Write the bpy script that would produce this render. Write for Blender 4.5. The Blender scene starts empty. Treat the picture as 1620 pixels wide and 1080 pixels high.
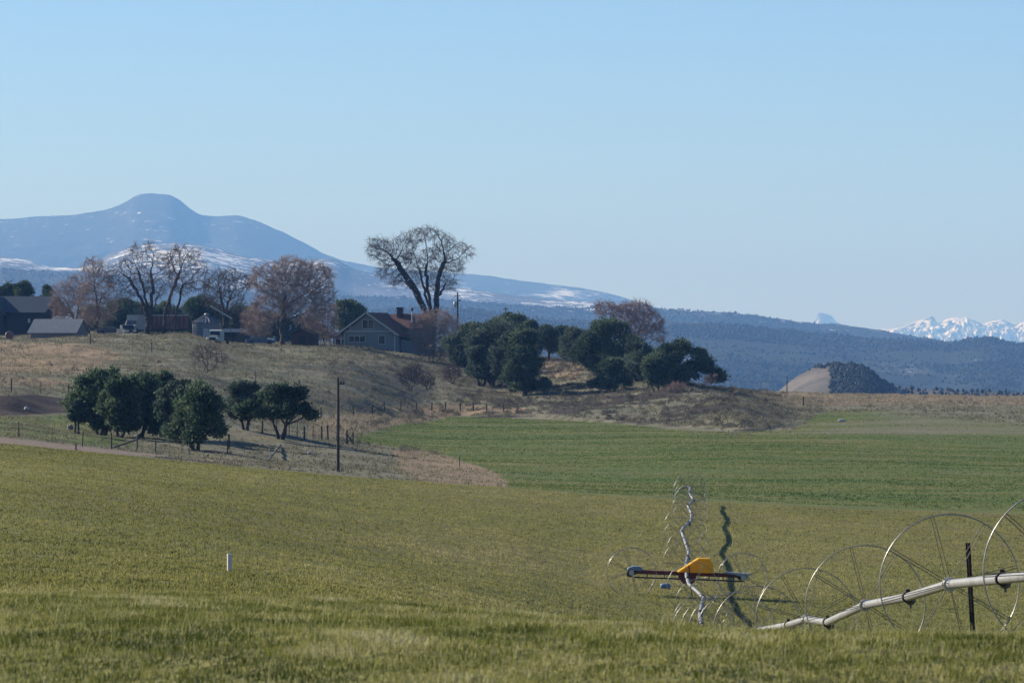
import bpy, math, random
import numpy as np
from mathutils import Vector, Matrix
random.seed(11)
rng = np.random.default_rng(7)
S = bpy.context.scene
COL = S.collection
R = math.radians
F = 7500.0                      # focal length in photo pixels (1620 wide)

# ------------------------------------------------------------------ helpers
def P(px, py, d):
    return Vector(((px - 810) / F * d, d, (540 - py) / F * d))

def tag(o, label=None, cat=None, group=None, kind=None):
    if label: o['label'] = label
    if cat: o['category'] = cat
    if group: o['group'] = group
    if kind: o['kind'] = kind
    return o

def empty(name, loc, rz=0.0, label=None, cat=None, group=None):
    o = bpy.data.objects.new(name, None)
    o.location = loc
    o.rotation_euler = (0, 0, rz)
    o.empty_display_size = 0.3
    COL.objects.link(o)
    return tag(o, label, cat, group)

def np_mesh(name, verts, faces_flat, counts, m, parent=None, smooth=False, attrs=None):
    """verts (N,3); faces_flat loop vertex indices; counts per-face corner counts"""
    me = bpy.data.meshes.new(name)
    verts = np.ascontiguousarray(verts, dtype=np.float32)
    ff = np.ascontiguousarray(faces_flat, dtype=np.int32).ravel()
    counts = np.ascontiguousarray(counts, dtype=np.int32)
    me.vertices.add(len(verts)); me.vertices.foreach_set('co', verts.ravel())
    me.loops.add(len(ff)); me.loops.foreach_set('vertex_index', ff)
    me.polygons.add(len(counts))
    st = np.zeros(len(counts), dtype=np.int32); st[1:] = np.cumsum(counts)[:-1]
    me.polygons.foreach_set('loop_start', st)
    if smooth:
        me.polygons.foreach_set('use_smooth', np.ones(len(counts), dtype=bool))
    me.update(calc_edges=True)
    me.validate()
    for an, av in (attrs or {}).items():
        if av.ndim == 1:
            a = me.attributes.new(an, 'FLOAT', 'POINT'); a.data.foreach_set('value', av.astype(np.float32))
        else:
            a = me.attributes.new(an, 'FLOAT_COLOR', 'POINT'); a.data.foreach_set('color', av.astype(np.float32).ravel())
    if m: me.materials.append(m)
    o = bpy.data.objects.new(name, me)
    COL.objects.link(o)
    if parent is not None: o.parent = parent
    return o

class MB:
    def __init__(s): s.v = []; s.f = []; s.sm = []
    def add(s, vs, fs, smooth=False):
        b = len(s.v); s.v += [tuple(v) for v in vs]
        s.f += [tuple(b + i for i in f) for f in fs]; s.sm += [smooth] * len(fs); return s
    def box(s, x0, x1, y0, y1, z0, z1):
        vs = [(x0,y0,z0),(x1,y0,z0),(x1,y1,z0),(x0,y1,z0),(x0,y0,z1),(x1,y0,z1),(x1,y1,z1),(x0,y1,z1)]
        return s.add(vs, [(0,3,2,1),(4,5,6,7),(0,1,5,4),(1,2,6,5),(2,3,7,6),(3,0,4,7)])
    def cbox(s, c, size, b=0.0):
        x, y, z = c; a, d, h = size[0]/2, size[1]/2, size[2]/2
        if b <= 0: return s.box(x-a, x+a, y-d, y+d, z-h, z+h)
        pts = [(-a+b,-d),(a-b,-d),(a,-d+b),(a,d-b),(a-b,d),(-a+b,d),(-a,d-b),(-a,-d+b)]
        return s.prism([(x+p[0], y+p[1]) for p in pts], z-h, z+h)
    def prism(s, poly, z0, z1):
        n = len(poly)
        vs = [(p[0],p[1],z0) for p in poly] + [(p[0],p[1],z1) for p in poly]
        fs = [tuple(range(n-1,-1,-1)), tuple(range(n,2*n))]
        fs += [(i,(i+1)%n,n+(i+1)%n,n+i) for i in range(n)]
        return s.add(vs, fs)
    def extr(s, poly, y0, y1):
        """polygon in (x,z) extruded along y"""
        n = len(poly)
        vs = [(p[0],y0,p[1]) for p in poly] + [(p[0],y1,p[1]) for p in poly]
        fs = [tuple(range(n)), tuple(range(2*n-1,n-1,-1))]
        fs += [((i+1)%n,i,n+i,n+(i+1)%n) for i in range(n)]
        return s.add(vs, fs)
    def slab(s, a, b, c, d, t):
        """thick quad a-b-c-d, thickness t along its normal"""
        a,b,c,d = map(Vector,(a,b,c,d)); n = (b-a).cross(d-a).normalized()*t
        vs = [a,b,c,d,a+n,b+n,c+n,d+n]
        return s.add(vs, [(3,2,1,0),(4,5,6,7),(0,1,5,4),(1,2,6,5),(2,3,7,6),(3,0,4,7)])
    def tube(s, pts, r, n=8, caps=True, smooth=True):
        pts = [Vector(p) for p in pts]; k = len(pts)
        rs = r if isinstance(r,(list,tuple)) else [r]*k
        vs = []; up = None
        for i,p in enumerate(pts):
            t = (pts[min(i+1,k-1)]-pts[max(i-1,0)])
            t = t.normalized() if t.length>1e-9 else Vector((0,0,1))
            if up is None:
                up = Vector((0,0,1)) if abs(t.z)<0.9 else Vector((1,0,0))
            u = t.cross(up)
            if u.length<1e-6: u = t.cross(Vector((1,0,0)))
            u.normalize(); w = u.cross(t).normalized(); up = w
            for j in range(n):
                a = 2*math.pi*j/n
                vs.append(p+(u*math.cos(a)+w*math.sin(a))*rs[i])
        fs = []
        for i in range(k-1):
            for j in range(n):
                fs.append((i*n+j, i*n+(j+1)%n, (i+1)*n+(j+1)%n, (i+1)*n+j))
        s.add(vs, fs, smooth)
        if caps:
            s.add([vs[j] for j in range(n)], [tuple(range(n-1,-1,-1))])
            s.add([vs[(k-1)*n+j] for j in range(n)], [tuple(range(n))])
        return s
    def lathe(s, prof, n=20, c=(0,0,0), smooth=True):
        vs = []; k = len(prof)
        for (r,z) in prof:
            for j in range(n):
                a = 2*math.pi*j/n
                vs.append((c[0]+r*math.cos(a), c[1]+r*math.sin(a), c[2]+z))
        fs = []
        for i in range(k-1):
            for j in range(n):
                fs.append((i*n+j, i*n+(j+1)%n, (i+1)*n+(j+1)%n, (i+1)*n+j))
        fs.append(tuple(range(n-1,-1,-1))); fs.append(tuple((k-1)*n+j for j in range(n)))
        return s.add(vs, fs, smooth)
    def ring(s, R0, axial, radial, n=48, axis='y'):
        """torus with elliptic section: axis along y"""
        m = 8; vs = []
        for i in range(n):
            a = 2*math.pi*i/n
            for j in range(m):
                b = 2*math.pi*j/m
                rr = R0+radial*math.cos(b)
                vs.append((rr*math.cos(a), axial*math.sin(b), rr*math.sin(a)))
        fs = [(i*m+j, i*m+(j+1)%m, ((i+1)%n)*m+(j+1)%m, ((i+1)%n)*m+j) for i in range(n) for j in range(m)]
        return s.add(vs, fs, True)
    def build(s, name, m, parent=None, loc=None, label=None):
        me = bpy.data.meshes.new(name)
        me.from_pydata(s.v, [], s.f)
        me.polygons.foreach_set('use_smooth', s.sm)
        me.update()
        if m: me.materials.append(m)
        o = bpy.data.objects.new(name, me)
        COL.objects.link(o)
        if parent is not None: o.parent = parent
        if loc is not None: o.location = loc
        if label: o['label'] = label
        return o

def copy_tree(o, parent=None):
    c = o.copy(); COL.objects.link(c)
    if parent is not None: c.parent = parent
    for ch in list(o.children): copy_tree(ch, c)
    return c

# ------------------------------------------------------------------ noise
def _hash(ix, iy, seed):
    h = (ix.astype(np.int64)*374761393 + iy.astype(np.int64)*668265263 + seed*1442695041) & 0x7fffffff
    h = ((h ^ (h >> 13)) * 1274126177) & 0x7fffffff
    h = h ^ (h >> 16)
    return (h & 0xffff) / 65535.0
def vnoise(x, y, seed=0):
    ix = np.floor(x); iy = np.floor(y); fx = x-ix; fy = y-iy
    fx = fx*fx*fx*(fx*(fx*6-15)+10); fy = fy*fy*fy*(fy*(fy*6-15)+10)
    a=_hash(ix,iy,seed); b=_hash(ix+1,iy,seed); c=_hash(ix,iy+1,seed); d=_hash(ix+1,iy+1,seed)
    return (a*(1-fx)+b*fx)*(1-fy)+(c*(1-fx)+d*fx)*fy - 0.5
def fbm(x, y, seed=0, o=4, g=0.5):
    s = 0; a = 1.0
    for i in range(o):
        s = s + a*vnoise(x*2**i+17.3*i, y*2**i-9.1*i, seed+i); a *= g
    return s
def ridged(x, y, seed=0, o=5):
    s = 0; a = 1.0
    for i in range(o):
        s = s + a*(1-np.abs(2*vnoise(x*2**i+5.7*i, y*2**i+3.3*i, seed+i)))**2; a *= 0.5
    return s/1.9
def sstep(a, b, x):
    t = np.clip((x-a)/(b-a), 0, 1); return t*t*(3-2*t)

def pchip(x, Y, xq):
    """x (K,), Y (K,...) -> values at xq (M,) along axis 0 (Fritsch-Carlson)"""
    x = np.asarray(x, float); Y = np.asarray(Y, float); xq = np.asarray(xq, float)
    h = np.diff(x); sh = (-1,)+(1,)*(Y.ndim-1)
    dl = np.diff(Y, axis=0)/h.reshape(sh)
    m = np.zeros_like(Y)
    w1 = (2*h[1:]+h[:-1]).reshape(sh); w2 = (h[1:]+2*h[:-1]).reshape(sh)
    pr = dl[:-1]*dl[1:]
    with np.errstate(divide='ignore', invalid='ignore'):
        hm = (w1+w2)/(w1/dl[:-1]+w2/dl[1:])
    m[1:-1] = np.where(pr>0, hm, 0); m[0] = dl[0]; m[-1] = dl[-1]
    i = np.clip(np.searchsorted(x, xq)-1, 0, len(x)-2)
    t = ((xq-x[i])/h[i]).reshape((-1,)+(1,)*(Y.ndim-1)); hh = h[i].reshape(t.shape)
    t2 = t*t; t3 = t2*t
    return (2*t3-3*t2+1)*Y[i]+(t3-2*t2+t)*hh*m[i]+(-2*t3+3*t2)*Y[i+1]+(t3-t2)*hh*m[i+1]

# ------------------------------------------------------------------ node materials
def new_mat(name):
    m = bpy.data.materials.new(name); m.use_nodes = True
    nt = m.node_tree; nt.nodes.clear()
    out = nt.nodes.new('ShaderNodeOutputMaterial')
    b = nt.nodes.new('ShaderNodeBsdfPrincipled')
    nt.links.new(b.outputs[0], out.inputs[0])
    b.inputs['Specular IOR Level'].default_value = 0.25
    return m, nt, b
def N(nt, t, **kw):
    n = nt.nodes.new(t)
    for k, v in kw.items(): setattr(n, k, v)
    return n
def noise(nt, vec, scale, detail=4, rough=0.55, dist=0.0):
    n = N(nt, 'ShaderNodeTexNoise'); n.inputs['Scale'].default_value = scale
    n.inputs['Detail'].default_value = detail; n.inputs['Roughness'].default_value = rough
    n.inputs['Distortion'].default_value = dist
    if vec is not None: nt.links.new(vec, n.inputs['Vector'])
    return n.outputs['Fac']
def ramp(nt, fac, stops, interp='LINEAR'):
    r = N(nt, 'ShaderNodeValToRGB'); cr = r.color_ramp; cr.interpolation = interp
    while len(cr.elements) < len(stops): cr.elements.new(0.5)
    for e, (p, c) in zip(cr.elements, stops):
        e.position = p; e.color = (c[0], c[1], c[2], 1) if not isinstance(c, (int, float)) else (c, c, c, 1)
    nt.links.new(fac, r.inputs[0]); return r.outputs[0]
def mix(nt, fac, a, b, mode='MIX'):
    n = N(nt, 'ShaderNodeMix', data_type='RGBA', blend_type=mode)
    for sock, v in ((n.inputs[0], fac), (n.inputs[6], a), (n.inputs[7], b)):
        if hasattr(v, 'links') or hasattr(v, 'is_linked'): nt.links.new(v, sock)
        elif isinstance(v, (int, float)): sock.default_value = v
        else: sock.default_value = (v[0], v[1], v[2], 1)
    return n.outputs[2]
def math_(nt, op, a, b=None, c=None, clamp=False):
    n = N(nt, 'ShaderNodeMath', operation=op, use_clamp=clamp)
    for i, v in enumerate((a, b, c)):
        if v is None: continue
        if isinstance(v, (int, float)): n.inputs[i].default_value = v
        else: nt.links.new(v, n.inputs[i])
    return n.outputs[0]
def mrange(nt, v, a, b, lo=0.0, hi=1.0):
    n = N(nt, 'ShaderNodeMapRange', interpolation_type='SMOOTHSTEP')
    nt.links.new(v, n.inputs[0])
    n.inputs[1].default_value = a; n.inputs[2].default_value = b
    n.inputs[3].default_value = lo; n.inputs[4].default_value = hi
    return n.outputs[0]
def position(nt): return N(nt, 'ShaderNodeNewGeometry').outputs['Position']
def objco(nt): return N(nt, 'ShaderNodeTexCoord').outputs['Object']
def scaled(nt, vec, sx, sy, sz):
    n = N(nt, 'ShaderNodeVectorMath', operation='MULTIPLY'); nt.links.new(vec, n.inputs[0])
    n.inputs[1].default_value = (sx, sy, sz); return n.outputs[0]
def attr(nt, name, out='Fac'):
    n = N(nt, 'ShaderNodeAttribute', attribute_name=name); return n.outputs[out]
def bump(nt, b, h, strength=0.5, dist=0.05):
    n = N(nt, 'ShaderNodeBump'); n.inputs['Strength'].default_value = strength; n.inputs['Distance'].default_value = dist
    nt.links.new(h, n.inputs['Height']); nt.links.new(n.outputs[0], b.inputs['Normal'])

def mottled(name, c0, c1, scale=2.0, rough=0.8, metal=0.0, bstr=0.0, stretch=(1,1,1), spec=0.25, c2=None):
    m, nt, b = new_mat(name)
    v = scaled(nt, objco(nt), *stretch)
    f = noise(nt, v, scale, 5, 0.65)
    st = [(0.3, c0), (0.7, c1)] if c2 is None else [(0.28, c0), (0.55, c1), (0.75, c2)]
    nt.links.new(ramp(nt, f, st), b.inputs['Base Color'])
    b.inputs['Roughness'].default_value = rough; b.inputs['Metallic'].default_value = metal
    b.inputs['Specular IOR Level'].default_value = spec
    if bstr > 0: bump(nt, b, f, bstr, 0.03)
    return m

M = {}
M['sprink'] = mottled('dull_sprinkler_brass', (.06,.06,.062), (.12,.12,.12), 9, 0.6, 0.2)
M['rim'] = mottled('weathered_rim_steel', (.16,.152,.135), (.29,.28,.255), 5, 0.36, 0.5, 0.0, spec=.5)
M['spoke'] = mottled('rusty_spoke_steel', (.09,.08,.06), (.17,.15,.115), 5, 0.6, 0.2)
M['galv'] = mottled('galvanised_steel', (.26,.265,.26), (.40,.40,.40), 6, 0.45, 0.6, 0.05)
M['alum'] = mottled('weathered_aluminium', (.15,.148,.142), (.25,.248,.24), 8, 0.55, 0.25, 0.1, (1,.5,1), c2=(.19,.178,.16))
M['hub'] = mottled('cast_hub', (.42,.40,.33), (.6,.58,.5), 14, 0.6, 0.3, 0.2)
M['black'] = mottled('black_rubber', (.012,.012,.014), (.035,.034,.034), 8, 0.7)
M['redpaint'] = mottled('dark_red_paint', (.10,.020,.016), (.17,.04,.03), 3, 0.6, c2=(.13,.05,.035))
M['bluegrey'] = mottled('blue_grey_paint', (.11,.16,.22), (.17,.23,.29), 6, 0.5, c2=(.13,.15,.16))
M['paleblue'] = mottled('pale_blue_plastic', (.09,.16,.27), (.15,.24,.36), 5, 0.4, spec=0.4)
M['white'] = mottled('white_plastic', (.50,.45,.41), (.60,.55,.51), 5, 0.6)
M['tpost'] = mottled('dark_steel_post', (.018,.014,.016), (.045,.03,.03), 12, 0.6)
M['postwood'] = mottled('grey_post_wood', (.07,.06,.05), (.17,.15,.125), 9, 0.9, 0, 0.4, (1,1,.15))
M['darkpost'] = mottled('dark_post_wood', (.025,.022,.02), (.075,.06,.05), 9, 0.9, 0, 0.4, (1,1,.15))
M['wire'] = mottled('fence_wire', (.12,.11,.10), (.2,.18,.17), 4, 0.6, 0.6)
M['barnwood'] = mottled('dark_barn_boards', (.012,.014,.022), (.030,.030,.040), 6, 0.9, 0, 0.3, (4,4,.12))
M['barnroof'] = mottled('dark_barn_roof', (.014,.024,.038), (.026,.040,.060), 3, 0.55, 0.2)
M['tinroof'] = mottled('grey_tin_roof', (.12,.135,.15), (.20,.22,.24), 2.0, 0.6, 0.1, 0.1, (4,1,1), c2=(.16,.16,.16))
M['shedwall'] = mottled('grey_shed_boards', (.11,.10,.10), (.22,.20,.19), 5, 0.9, 0, .3, (5,5,.15))
M['siding'] = mottled('grey_blue_siding', (.15,.18,.185), (.205,.24,.24), 3, 0.8, 0, .25, (.3,.3,9))
M['trim'] = mottled('pale_trim', (.36,.36,.34), (.48,.48,.45), 5, 0.7)
M['redroof'] = mottled('red_brown_shingle', (.085,.042,.036), (.155,.075,.06), 5, 0.85, 0, .3, (1,1,4))
M['brick'] = mottled('dark_brick', (.05,.035,.03), (.11,.07,.055), 8, 0.9, 0, .3)
M['browndark'] = mottled('dark_brown_boards', (.03,.017,.015), (.07,.04,.034), 5, 0.9, 0, .3, (4,4,.15))
M['redwall'] = mottled('faded_red_boards', (.12,.05,.042), (.22,.105,.09), 2.5, 0.85, 0, .2, (1,1,.3), c2=(.26,.17,.15))
M['binsteel'] = mottled('corrugated_bin_steel', (.10,.12,.14), (.18,.20,.215), 3, 0.5, 0.2)
M['bark'] = mottled('cottonwood_bark', (.045,.034,.030), (.115,.092,.08), 3, 0.95, 0, .4, (1,1,.3))
M['darkbark'] = mottled('dark_bark', (.022,.017,.016), (.07,.053,.047), 3, 0.95, 0, .4, (1,1,.3))
M['twig'] = mottled('brown_twigs', (.12,.092,.075), (.23,.18,.15), .8, 0.9)
M['darktwig'] = mottled('dark_grey_twigs', (.065,.052,.046), (.14,.112,.10), .8, 0.9)
M['pinktwig'] = mottled('pinkish_tan_twigs', (.22,.165,.14), (.37,.285,.245), .8, 0.9)
M['redtwig'] = mottled('reddish_twigs', (.20,.13,.105), (.35,.235,.19), .8, 0.9)
M['purpletwig'] = mottled('dark_purplish_twigs', (.045,.032,.035), (.11,.08,.08), .8, 0.9)
M['rock'] = mottled('grey_rock', (.16,.14,.12), (.36,.33,.30), 4, 0.9, 0, .5)
M['palerock'] = mottled('pale_rock', (.32,.30,.27), (.46,.44,.41), 4, 0.9, 0, .5)
M['carpaint_dark'] = mottled('dark_purple_car_paint', (.035,.022,.04), (.07,.05,.075), 1.5, 0.35, 0.2, spec=.5)
M['carpaint_black'] = mottled('black_car_paint', (.012,.014,.02), (.03,.035,.045), 1.5, 0.3, 0.2, spec=.5)
M['carpaint_white'] = mottled('dull_white_car_paint', (.22,.22,.215), (.34,.34,.33), 2.0, 0.6, c2=(.24,.20,.18))
M['carpaint_pale'] = mottled('pale_green_white_paint', (.24,.26,.24), (.36,.38,.35), 2.0, 0.6, c2=(.22,.17,.14))
M['carpaint_blue'] = mottled('dark_blue_car_paint', (.025,.04,.08), (.05,.07,.12), 2.0, 0.35, .2, spec=.5)
m, nt, b = new_mat('yellow_fibreglass')
yc = ramp(nt, noise(nt, objco(nt), 2.5, 4), [(.3,(.80,.50,.015)),(.7,(.90,.62,.03))])
nt.links.new(yc, b.inputs['Base Color']); b.inputs['Roughness'].default_value = .4
tr = nt.nodes.new('ShaderNodeBsdfTranslucent'); nt.links.new(yc, tr.inputs[0])
ms = nt.nodes.new('ShaderNodeMixShader'); ms.inputs[0].default_value = .5
nt.links.new(b.outputs[0], ms.inputs[1]); nt.links.new(tr.outputs[0], ms.inputs[2]); nt.links.new(ms.outputs[0], [n for n in nt.nodes if n.type=='OUTPUT_MATERIAL'][0].inputs[0])
M['yellow'] = m
mg, nt, b = new_mat('dark_glass'); b.inputs['Base Color'].default_value = (.015,.02,.028,1); b.inputs['Roughness'].default_value = .12; b.inputs['Specular IOR Level'].default_value = .5
M['glass'] = mg

def leaf_mat(name, dark, mid, lite, sc=1.1):
    m, nt, b = new_mat(name)
    pos = objco(nt)
    f1 = noise(nt, pos, sc, 3, 0.6)
    v = attr(nt, 'v')
    f = math_(nt, 'ADD', math_(nt, 'MULTIPLY', f1, 0.5), math_(nt, 'MULTIPLY', v, 0.55))
    nt.links.new(ramp(nt, f, [(0.28, dark), (0.52, mid), (0.78, lite)]), b.inputs['Base Color'])
    b.inputs['Roughness'].default_value = 0.75; b.inputs['Specular IOR Level'].default_value = 0.2
    tr = N(nt, 'ShaderNodeBsdfTranslucent'); nt.links.new(b.inputs['Base Color'].links[0].from_socket, tr.inputs[0])
    ms = N(nt, 'ShaderNodeMixShader'); ms.inputs[0].default_value = .38
    out = [n for n in nt.nodes if n.type == 'OUTPUT_MATERIAL'][0]
    nt.links.new(b.outputs[0], ms.inputs[1]); nt.links.new(tr.outputs[0], ms.inputs[2]); nt.links.new(ms.outputs[0], out.inputs[0])
    return m
M['juniper'] = leaf_mat('juniper_foliage', (.020,.038,.022), (.055,.090,.048), (.13,.175,.085))
M['juniper_b'] = leaf_mat('dusky_juniper_foliage', (.024,.040,.029), (.058,.086,.060), (.118,.152,.10))
M['pine'] = leaf_mat('pine_foliage', (.018,.036,.016), (.045,.075,.030), (.09,.125,.05))

# ------------------------------------------------------------------ terrain height
PX = [-900, 0, 110, 270, 400, 530, 700, 800, 950, 1080, 1180, 1270, 1400, 1620, 2520]
def row(d, pys):
    d = [d]*len(PX) if not isinstance(d, list) else d
    return (d, [(540-py)/F*dd for py, dd in zip(pys, d)])
KEYS = [
 row(4.0,  [540+1.62/4*F]*15),
 row(14.0, [540+1.64/14*F]*15),
 row(23.6, [1074]*15),
 row(42.0, [946,951,951,953,956,961,973,980,990,998,1004,1009,1015,1024,1050]),
 row(65.0, [948,955,955,957,960,965,978,986,1000,1013,1021,1026,1031,1036,1050]),
 row(89.0, [925,933,935,942,949,958,985,1001,1030,1049,1056,1059,1058,1052,1055]),
 row(125.0,[878,890,895,905,919,935,966,986,1024,1050,1053,1055,1054,1050,1050]),
 row(160.0,[820,833,840,855,875,897,930,953,1000,1028,1030,1030,1030,1030,1030]),
 row(185.0,[780,795,803,820,840,862,893,910,936,944,947,950,953,958,965]),
 row(290.0,[660,703,712,727,739,751,764,772,783,791,797,802,808,813,825]),
 row([315,315,315,320,326,330,330,330,330,330,330,330,330,330,330],
     [645,691,703,718,724,733,752,761,766,767,768,770,771,774,782]),
 row([400,400,400,400,400,400,430,440,430,420,420,430,440,450,450],
     [612,660,668,671,684,702,709,706,708,711,711,708,706,707,712]),
 row([415,415,420,440,480,520,590,600,565,535,515,560,600,600,600],
     [580,627,645,641,647,656,662,660,668,676,682,671,660,662,668]),
 row([520,520,520,530,560,580,640,640,610,570,540,580,640,640,640],
     [548,590,594,598,606,620,627,637,642,657,666,667,652,655,660]),
 row([680,680,680,700,690,690,710,720,690,640,610,640,700,700,700],
     [512,540,537,533,551,557,574,581,591,612,632,650,642,645,650]),
 row([790,790,790,790,780,780,790,800,760,690,850,850,850,850,850],
     [505,533,529,529,545,546,559,563,574,607,618,622,624,628,640]),
 row(960.0,[520,541,538,538,555,556,570,574,590,616,628,631,632,634,650]),
 row(1700.0,[640]*15),
 row(4000.0,[760]*15),
]
KD = np.array([k[0] for k in KEYS], float); KZ = np.array([k[1] for k in KEYS], float)
gpx = np.arange(-900, 2521, 6.0)
kd = np.array([pchip(PX, KD[k], gpx) for k in range(len(KEYS))])
kz = np.array([pchip(PX, KZ[k], gpx) for k in range(len(KEYS))])
gd = np.concatenate([np.geomspace(4, 20, 30, endpoint=False), np.geomspace(20, 290, 330, endpoint=False),
                     np.linspace(290, 860, 470, endpoint=False), np.geomspace(860, 4000, 60)])
Z = np.zeros((len(gd), len(gpx)))
for c in range(len(gpx)):
    Z[:, c] = pchip(kd[:, c], kz[:, c], gd)
GX = (gpx[None, :]-810)/F*gd[:, None]; GY = np.repeat(gd[:, None], len(gpx), 1)
d8 = kd[9]; d11 = kd[12]; d14 = kd[15]
far = sstep(300, 345, GY)
hillw = sstep(0, 25, GY-d11[None, :])*np.clip(1-(gpx[None, :]-1130)/120, 0, 1)
hillw = np.maximum(hillw, far*np.clip((560-gpx[None, :])/120, 0, 1))
hillw *= 1-sstep(900, 1200, GY)
Z += hillw*(0.75*fbm(GX/14, GY/22, 3, 3)+0.32*fbm(GX/3.2, GY/5, 9, 2))
Z += (1-far)*sstep(15, 40, GY)*(0.10*fbm(GX/5, GY/8, 21, 3)) + far*(1-hillw)*0.15*fbm(GX/12, GY/14, 33, 2)
# cut bank along the field edge: the hill side stands about 0.7 m above the field
cut = sstep(-2.2, 2.6, GY-d11[None, :])*(1-sstep(18, 45, GY-d11[None, :]))*np.clip((gpx[None, :]-600)/80, 0, 1)*np.clip((1285-gpx[None, :])/25, 0, 1)
Z += cut*(0.16+0.45*fbm(GX/9, GY*0, 71, 3))
gz_d, gz_px = gd, gpx
def ground(x, y):
    """ground height at world x, y (arrays or floats)"""
    x = np.asarray(x, float); y = np.asarray(y, float)
    px = 810+x/np.maximum(y, 4.0)*F
    j = np.clip((px-gpx[0])/6.0, 0, len(gpx)-1.001); j0 = j.astype(int); fj = j-j0
    i0 = np.clip(np.searchsorted(gd, y)-1, 0, len(gd)-2); fi = np.clip((y-gd[i0])/(gd[i0+1]-gd[i0]), 0, 1)
    return (Z[i0, j0]*(1-fi)+Z[i0+1, j0]*fi)*(1-fj)+(Z[i0, j0+1]*(1-fi)+Z[i0+1, j0+1]*fi)*fj
def GP(px, d, dz=0.0):
    x = (px-810)/F*d
    return Vector((x, d, float(ground(x, d))+dz))
def at(px, py, d0, d1):
    """first visible ground point on the line of sight through (px, py) between depths d0, d1"""
    ds = np.linspace(d0, d1, 600); x = (px-810)/F*ds
    pyg = 540-ground(x, ds)/ds*F
    k = np.argmin(np.abs(pyg-py))
    ok = np.nonzero(pyg <= py)[0]
    if len(ok): k = ok[0]
    return GP(px, float(ds[k]))

# zone masks
GPY = 540-Z/GY*F; GPX = np.repeat(gpx[None, :], len(gd), 0)
def inpoly(poly):
    x, y = GPX, GPY; ins = np.zeros(x.shape, bool); n = len(poly)
    for i in range(n):
        x0, y0 = poly[i]; x1, y1 = poly[(i+1) % n]
        if y0 == y1: continue
        c = ((y0 > y) != (y1 > y)) & (x < (x1-x0)*(y-y0)/(y1-y0)+x0)
        ins ^= c
    return ins
def soft(mask, n=2):
    a = mask.astype(float)
    for _ in range(n):
        a = (a+np.roll(a, 1, 0)+np.roll(a, -1, 0)+np.roll(a, 1, 1)+np.roll(a, -1, 1))/5
    return a
farm = GY > d8[None, :]
gcurve = np.interp(gpx, [545,560,600,660,720,775,850,950,1050,1150,1210,1250,1268,1280,1295,1350,1450,1620,2520],
                        [1e4,690,677,667,660,657,662,668,676,682,682,678,668,659,653,647,652,668,760])
spit = inpoly([(540,690),(590,697),(640,706),(700,720),(770,742),(800,762),(808,776),(790,790),(540,770)]) & (GY < 420)
green = farm & (GPY > gcurve[None, :]+4*fbm(GX/10, GY/30, 55, 2)) & (GY < 880) & ~spit
lawn = inpoly([(-900,640),(0,657),(60,657),(112,653),(150,672),(230,705),(180,709),(60,695),(0,688),(-900,640)]) & farm
zg_ = soft(green, 2)*(1-.52*np.clip((GPX-1180)/260, 0, 1)*np.clip((725-GPY)/45, 0, 1))*np.clip(.92+.6*fbm(GX/30, GY/16, 61, 5, .6), .52, 1)
z_green = np.maximum(zg_, soft(lawn, 8)*.72)
road = inpoly([(-900,640),(0,692),(60,698),(180,711.5),(260,719.5),(260,723),(180,717.5),(60,706),(0,702),(-900,660)]) & farm
z_road = soft(road, 1)
bank = (inpoly([(235,719),(300,726),(400,737),(445,741),(445,746),(400,741),(300,730),(235,722)]) & farm) | inpoly([(-900,600),(0,626),(60,624),(112,631),(116,652),(60,655),(0,658),(-900,640)]) & farm & (GY > 360) & (GY < 440)  # left bank: dark soil, with the bank's shade put into the colour
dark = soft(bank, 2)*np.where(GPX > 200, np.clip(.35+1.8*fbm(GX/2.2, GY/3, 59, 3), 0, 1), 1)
cut_shade = (np.abs(GY-d11[None, :]-0.3) < 1.0) & (GPX > 640) & (GPX < 1290)  # shadow under the field-edge step, painted as a thin dark line
dark = np.maximum(dark, soft(cut_shade, 1)*np.clip((GPX-620)/120, 0, 1))
tan = soft(inpoly([(-900,520),(0,540),(150,545),(200,560),(150,590),(0,592),(-900,560)]) | inpoly([(-900,590),(0,594),(70,597),(140,606),(90,614),(0,610),(-900,600)]), 30)*0.85
tan = np.maximum(tan, soft(inpoly([(500,662),(600,645),(700,640),(830,645),(830,655),(760,655),(640,668),(540,690),(480,690)]), 3))
tan = np.maximum(tan, soft(inpoly([(620,712),(690,705),(800,745),(812,780),(700,775),(630,745)]) & (GY < 420), 4)*0.9)
tan = np.maximum(tan, soft(inpoly([(850,566),(900,570),(930,585),(900,600),(855,592)]), 2))
tan = np.maximum(tan, soft(inpoly([(1360,622),(1620,627),(2520,640),(2520,642),(1620,630),(1360,625)]) & (GY < 900), 1))
tan = np.maximum(tan, farm*np.clip((GPX-1150)/80, 0, 1)*np.clip((650-GPY)/12, 0, 1)*(GY < 900)*0.6)
brown = soft(inpoly([(690,585),(800,600),(900,610),(960,596),(1130,612),(1200,640),(1262,668),(1150,684),(950,668),(830,650),(740,630),(680,610)]), 6)  # shade on the hill slope, painted in as darker ground
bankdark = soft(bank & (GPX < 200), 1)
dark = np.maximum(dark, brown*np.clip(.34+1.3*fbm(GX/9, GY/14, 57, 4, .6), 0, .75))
zone = np.stack([z_green, dark, tan, z_road], -1)

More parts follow.
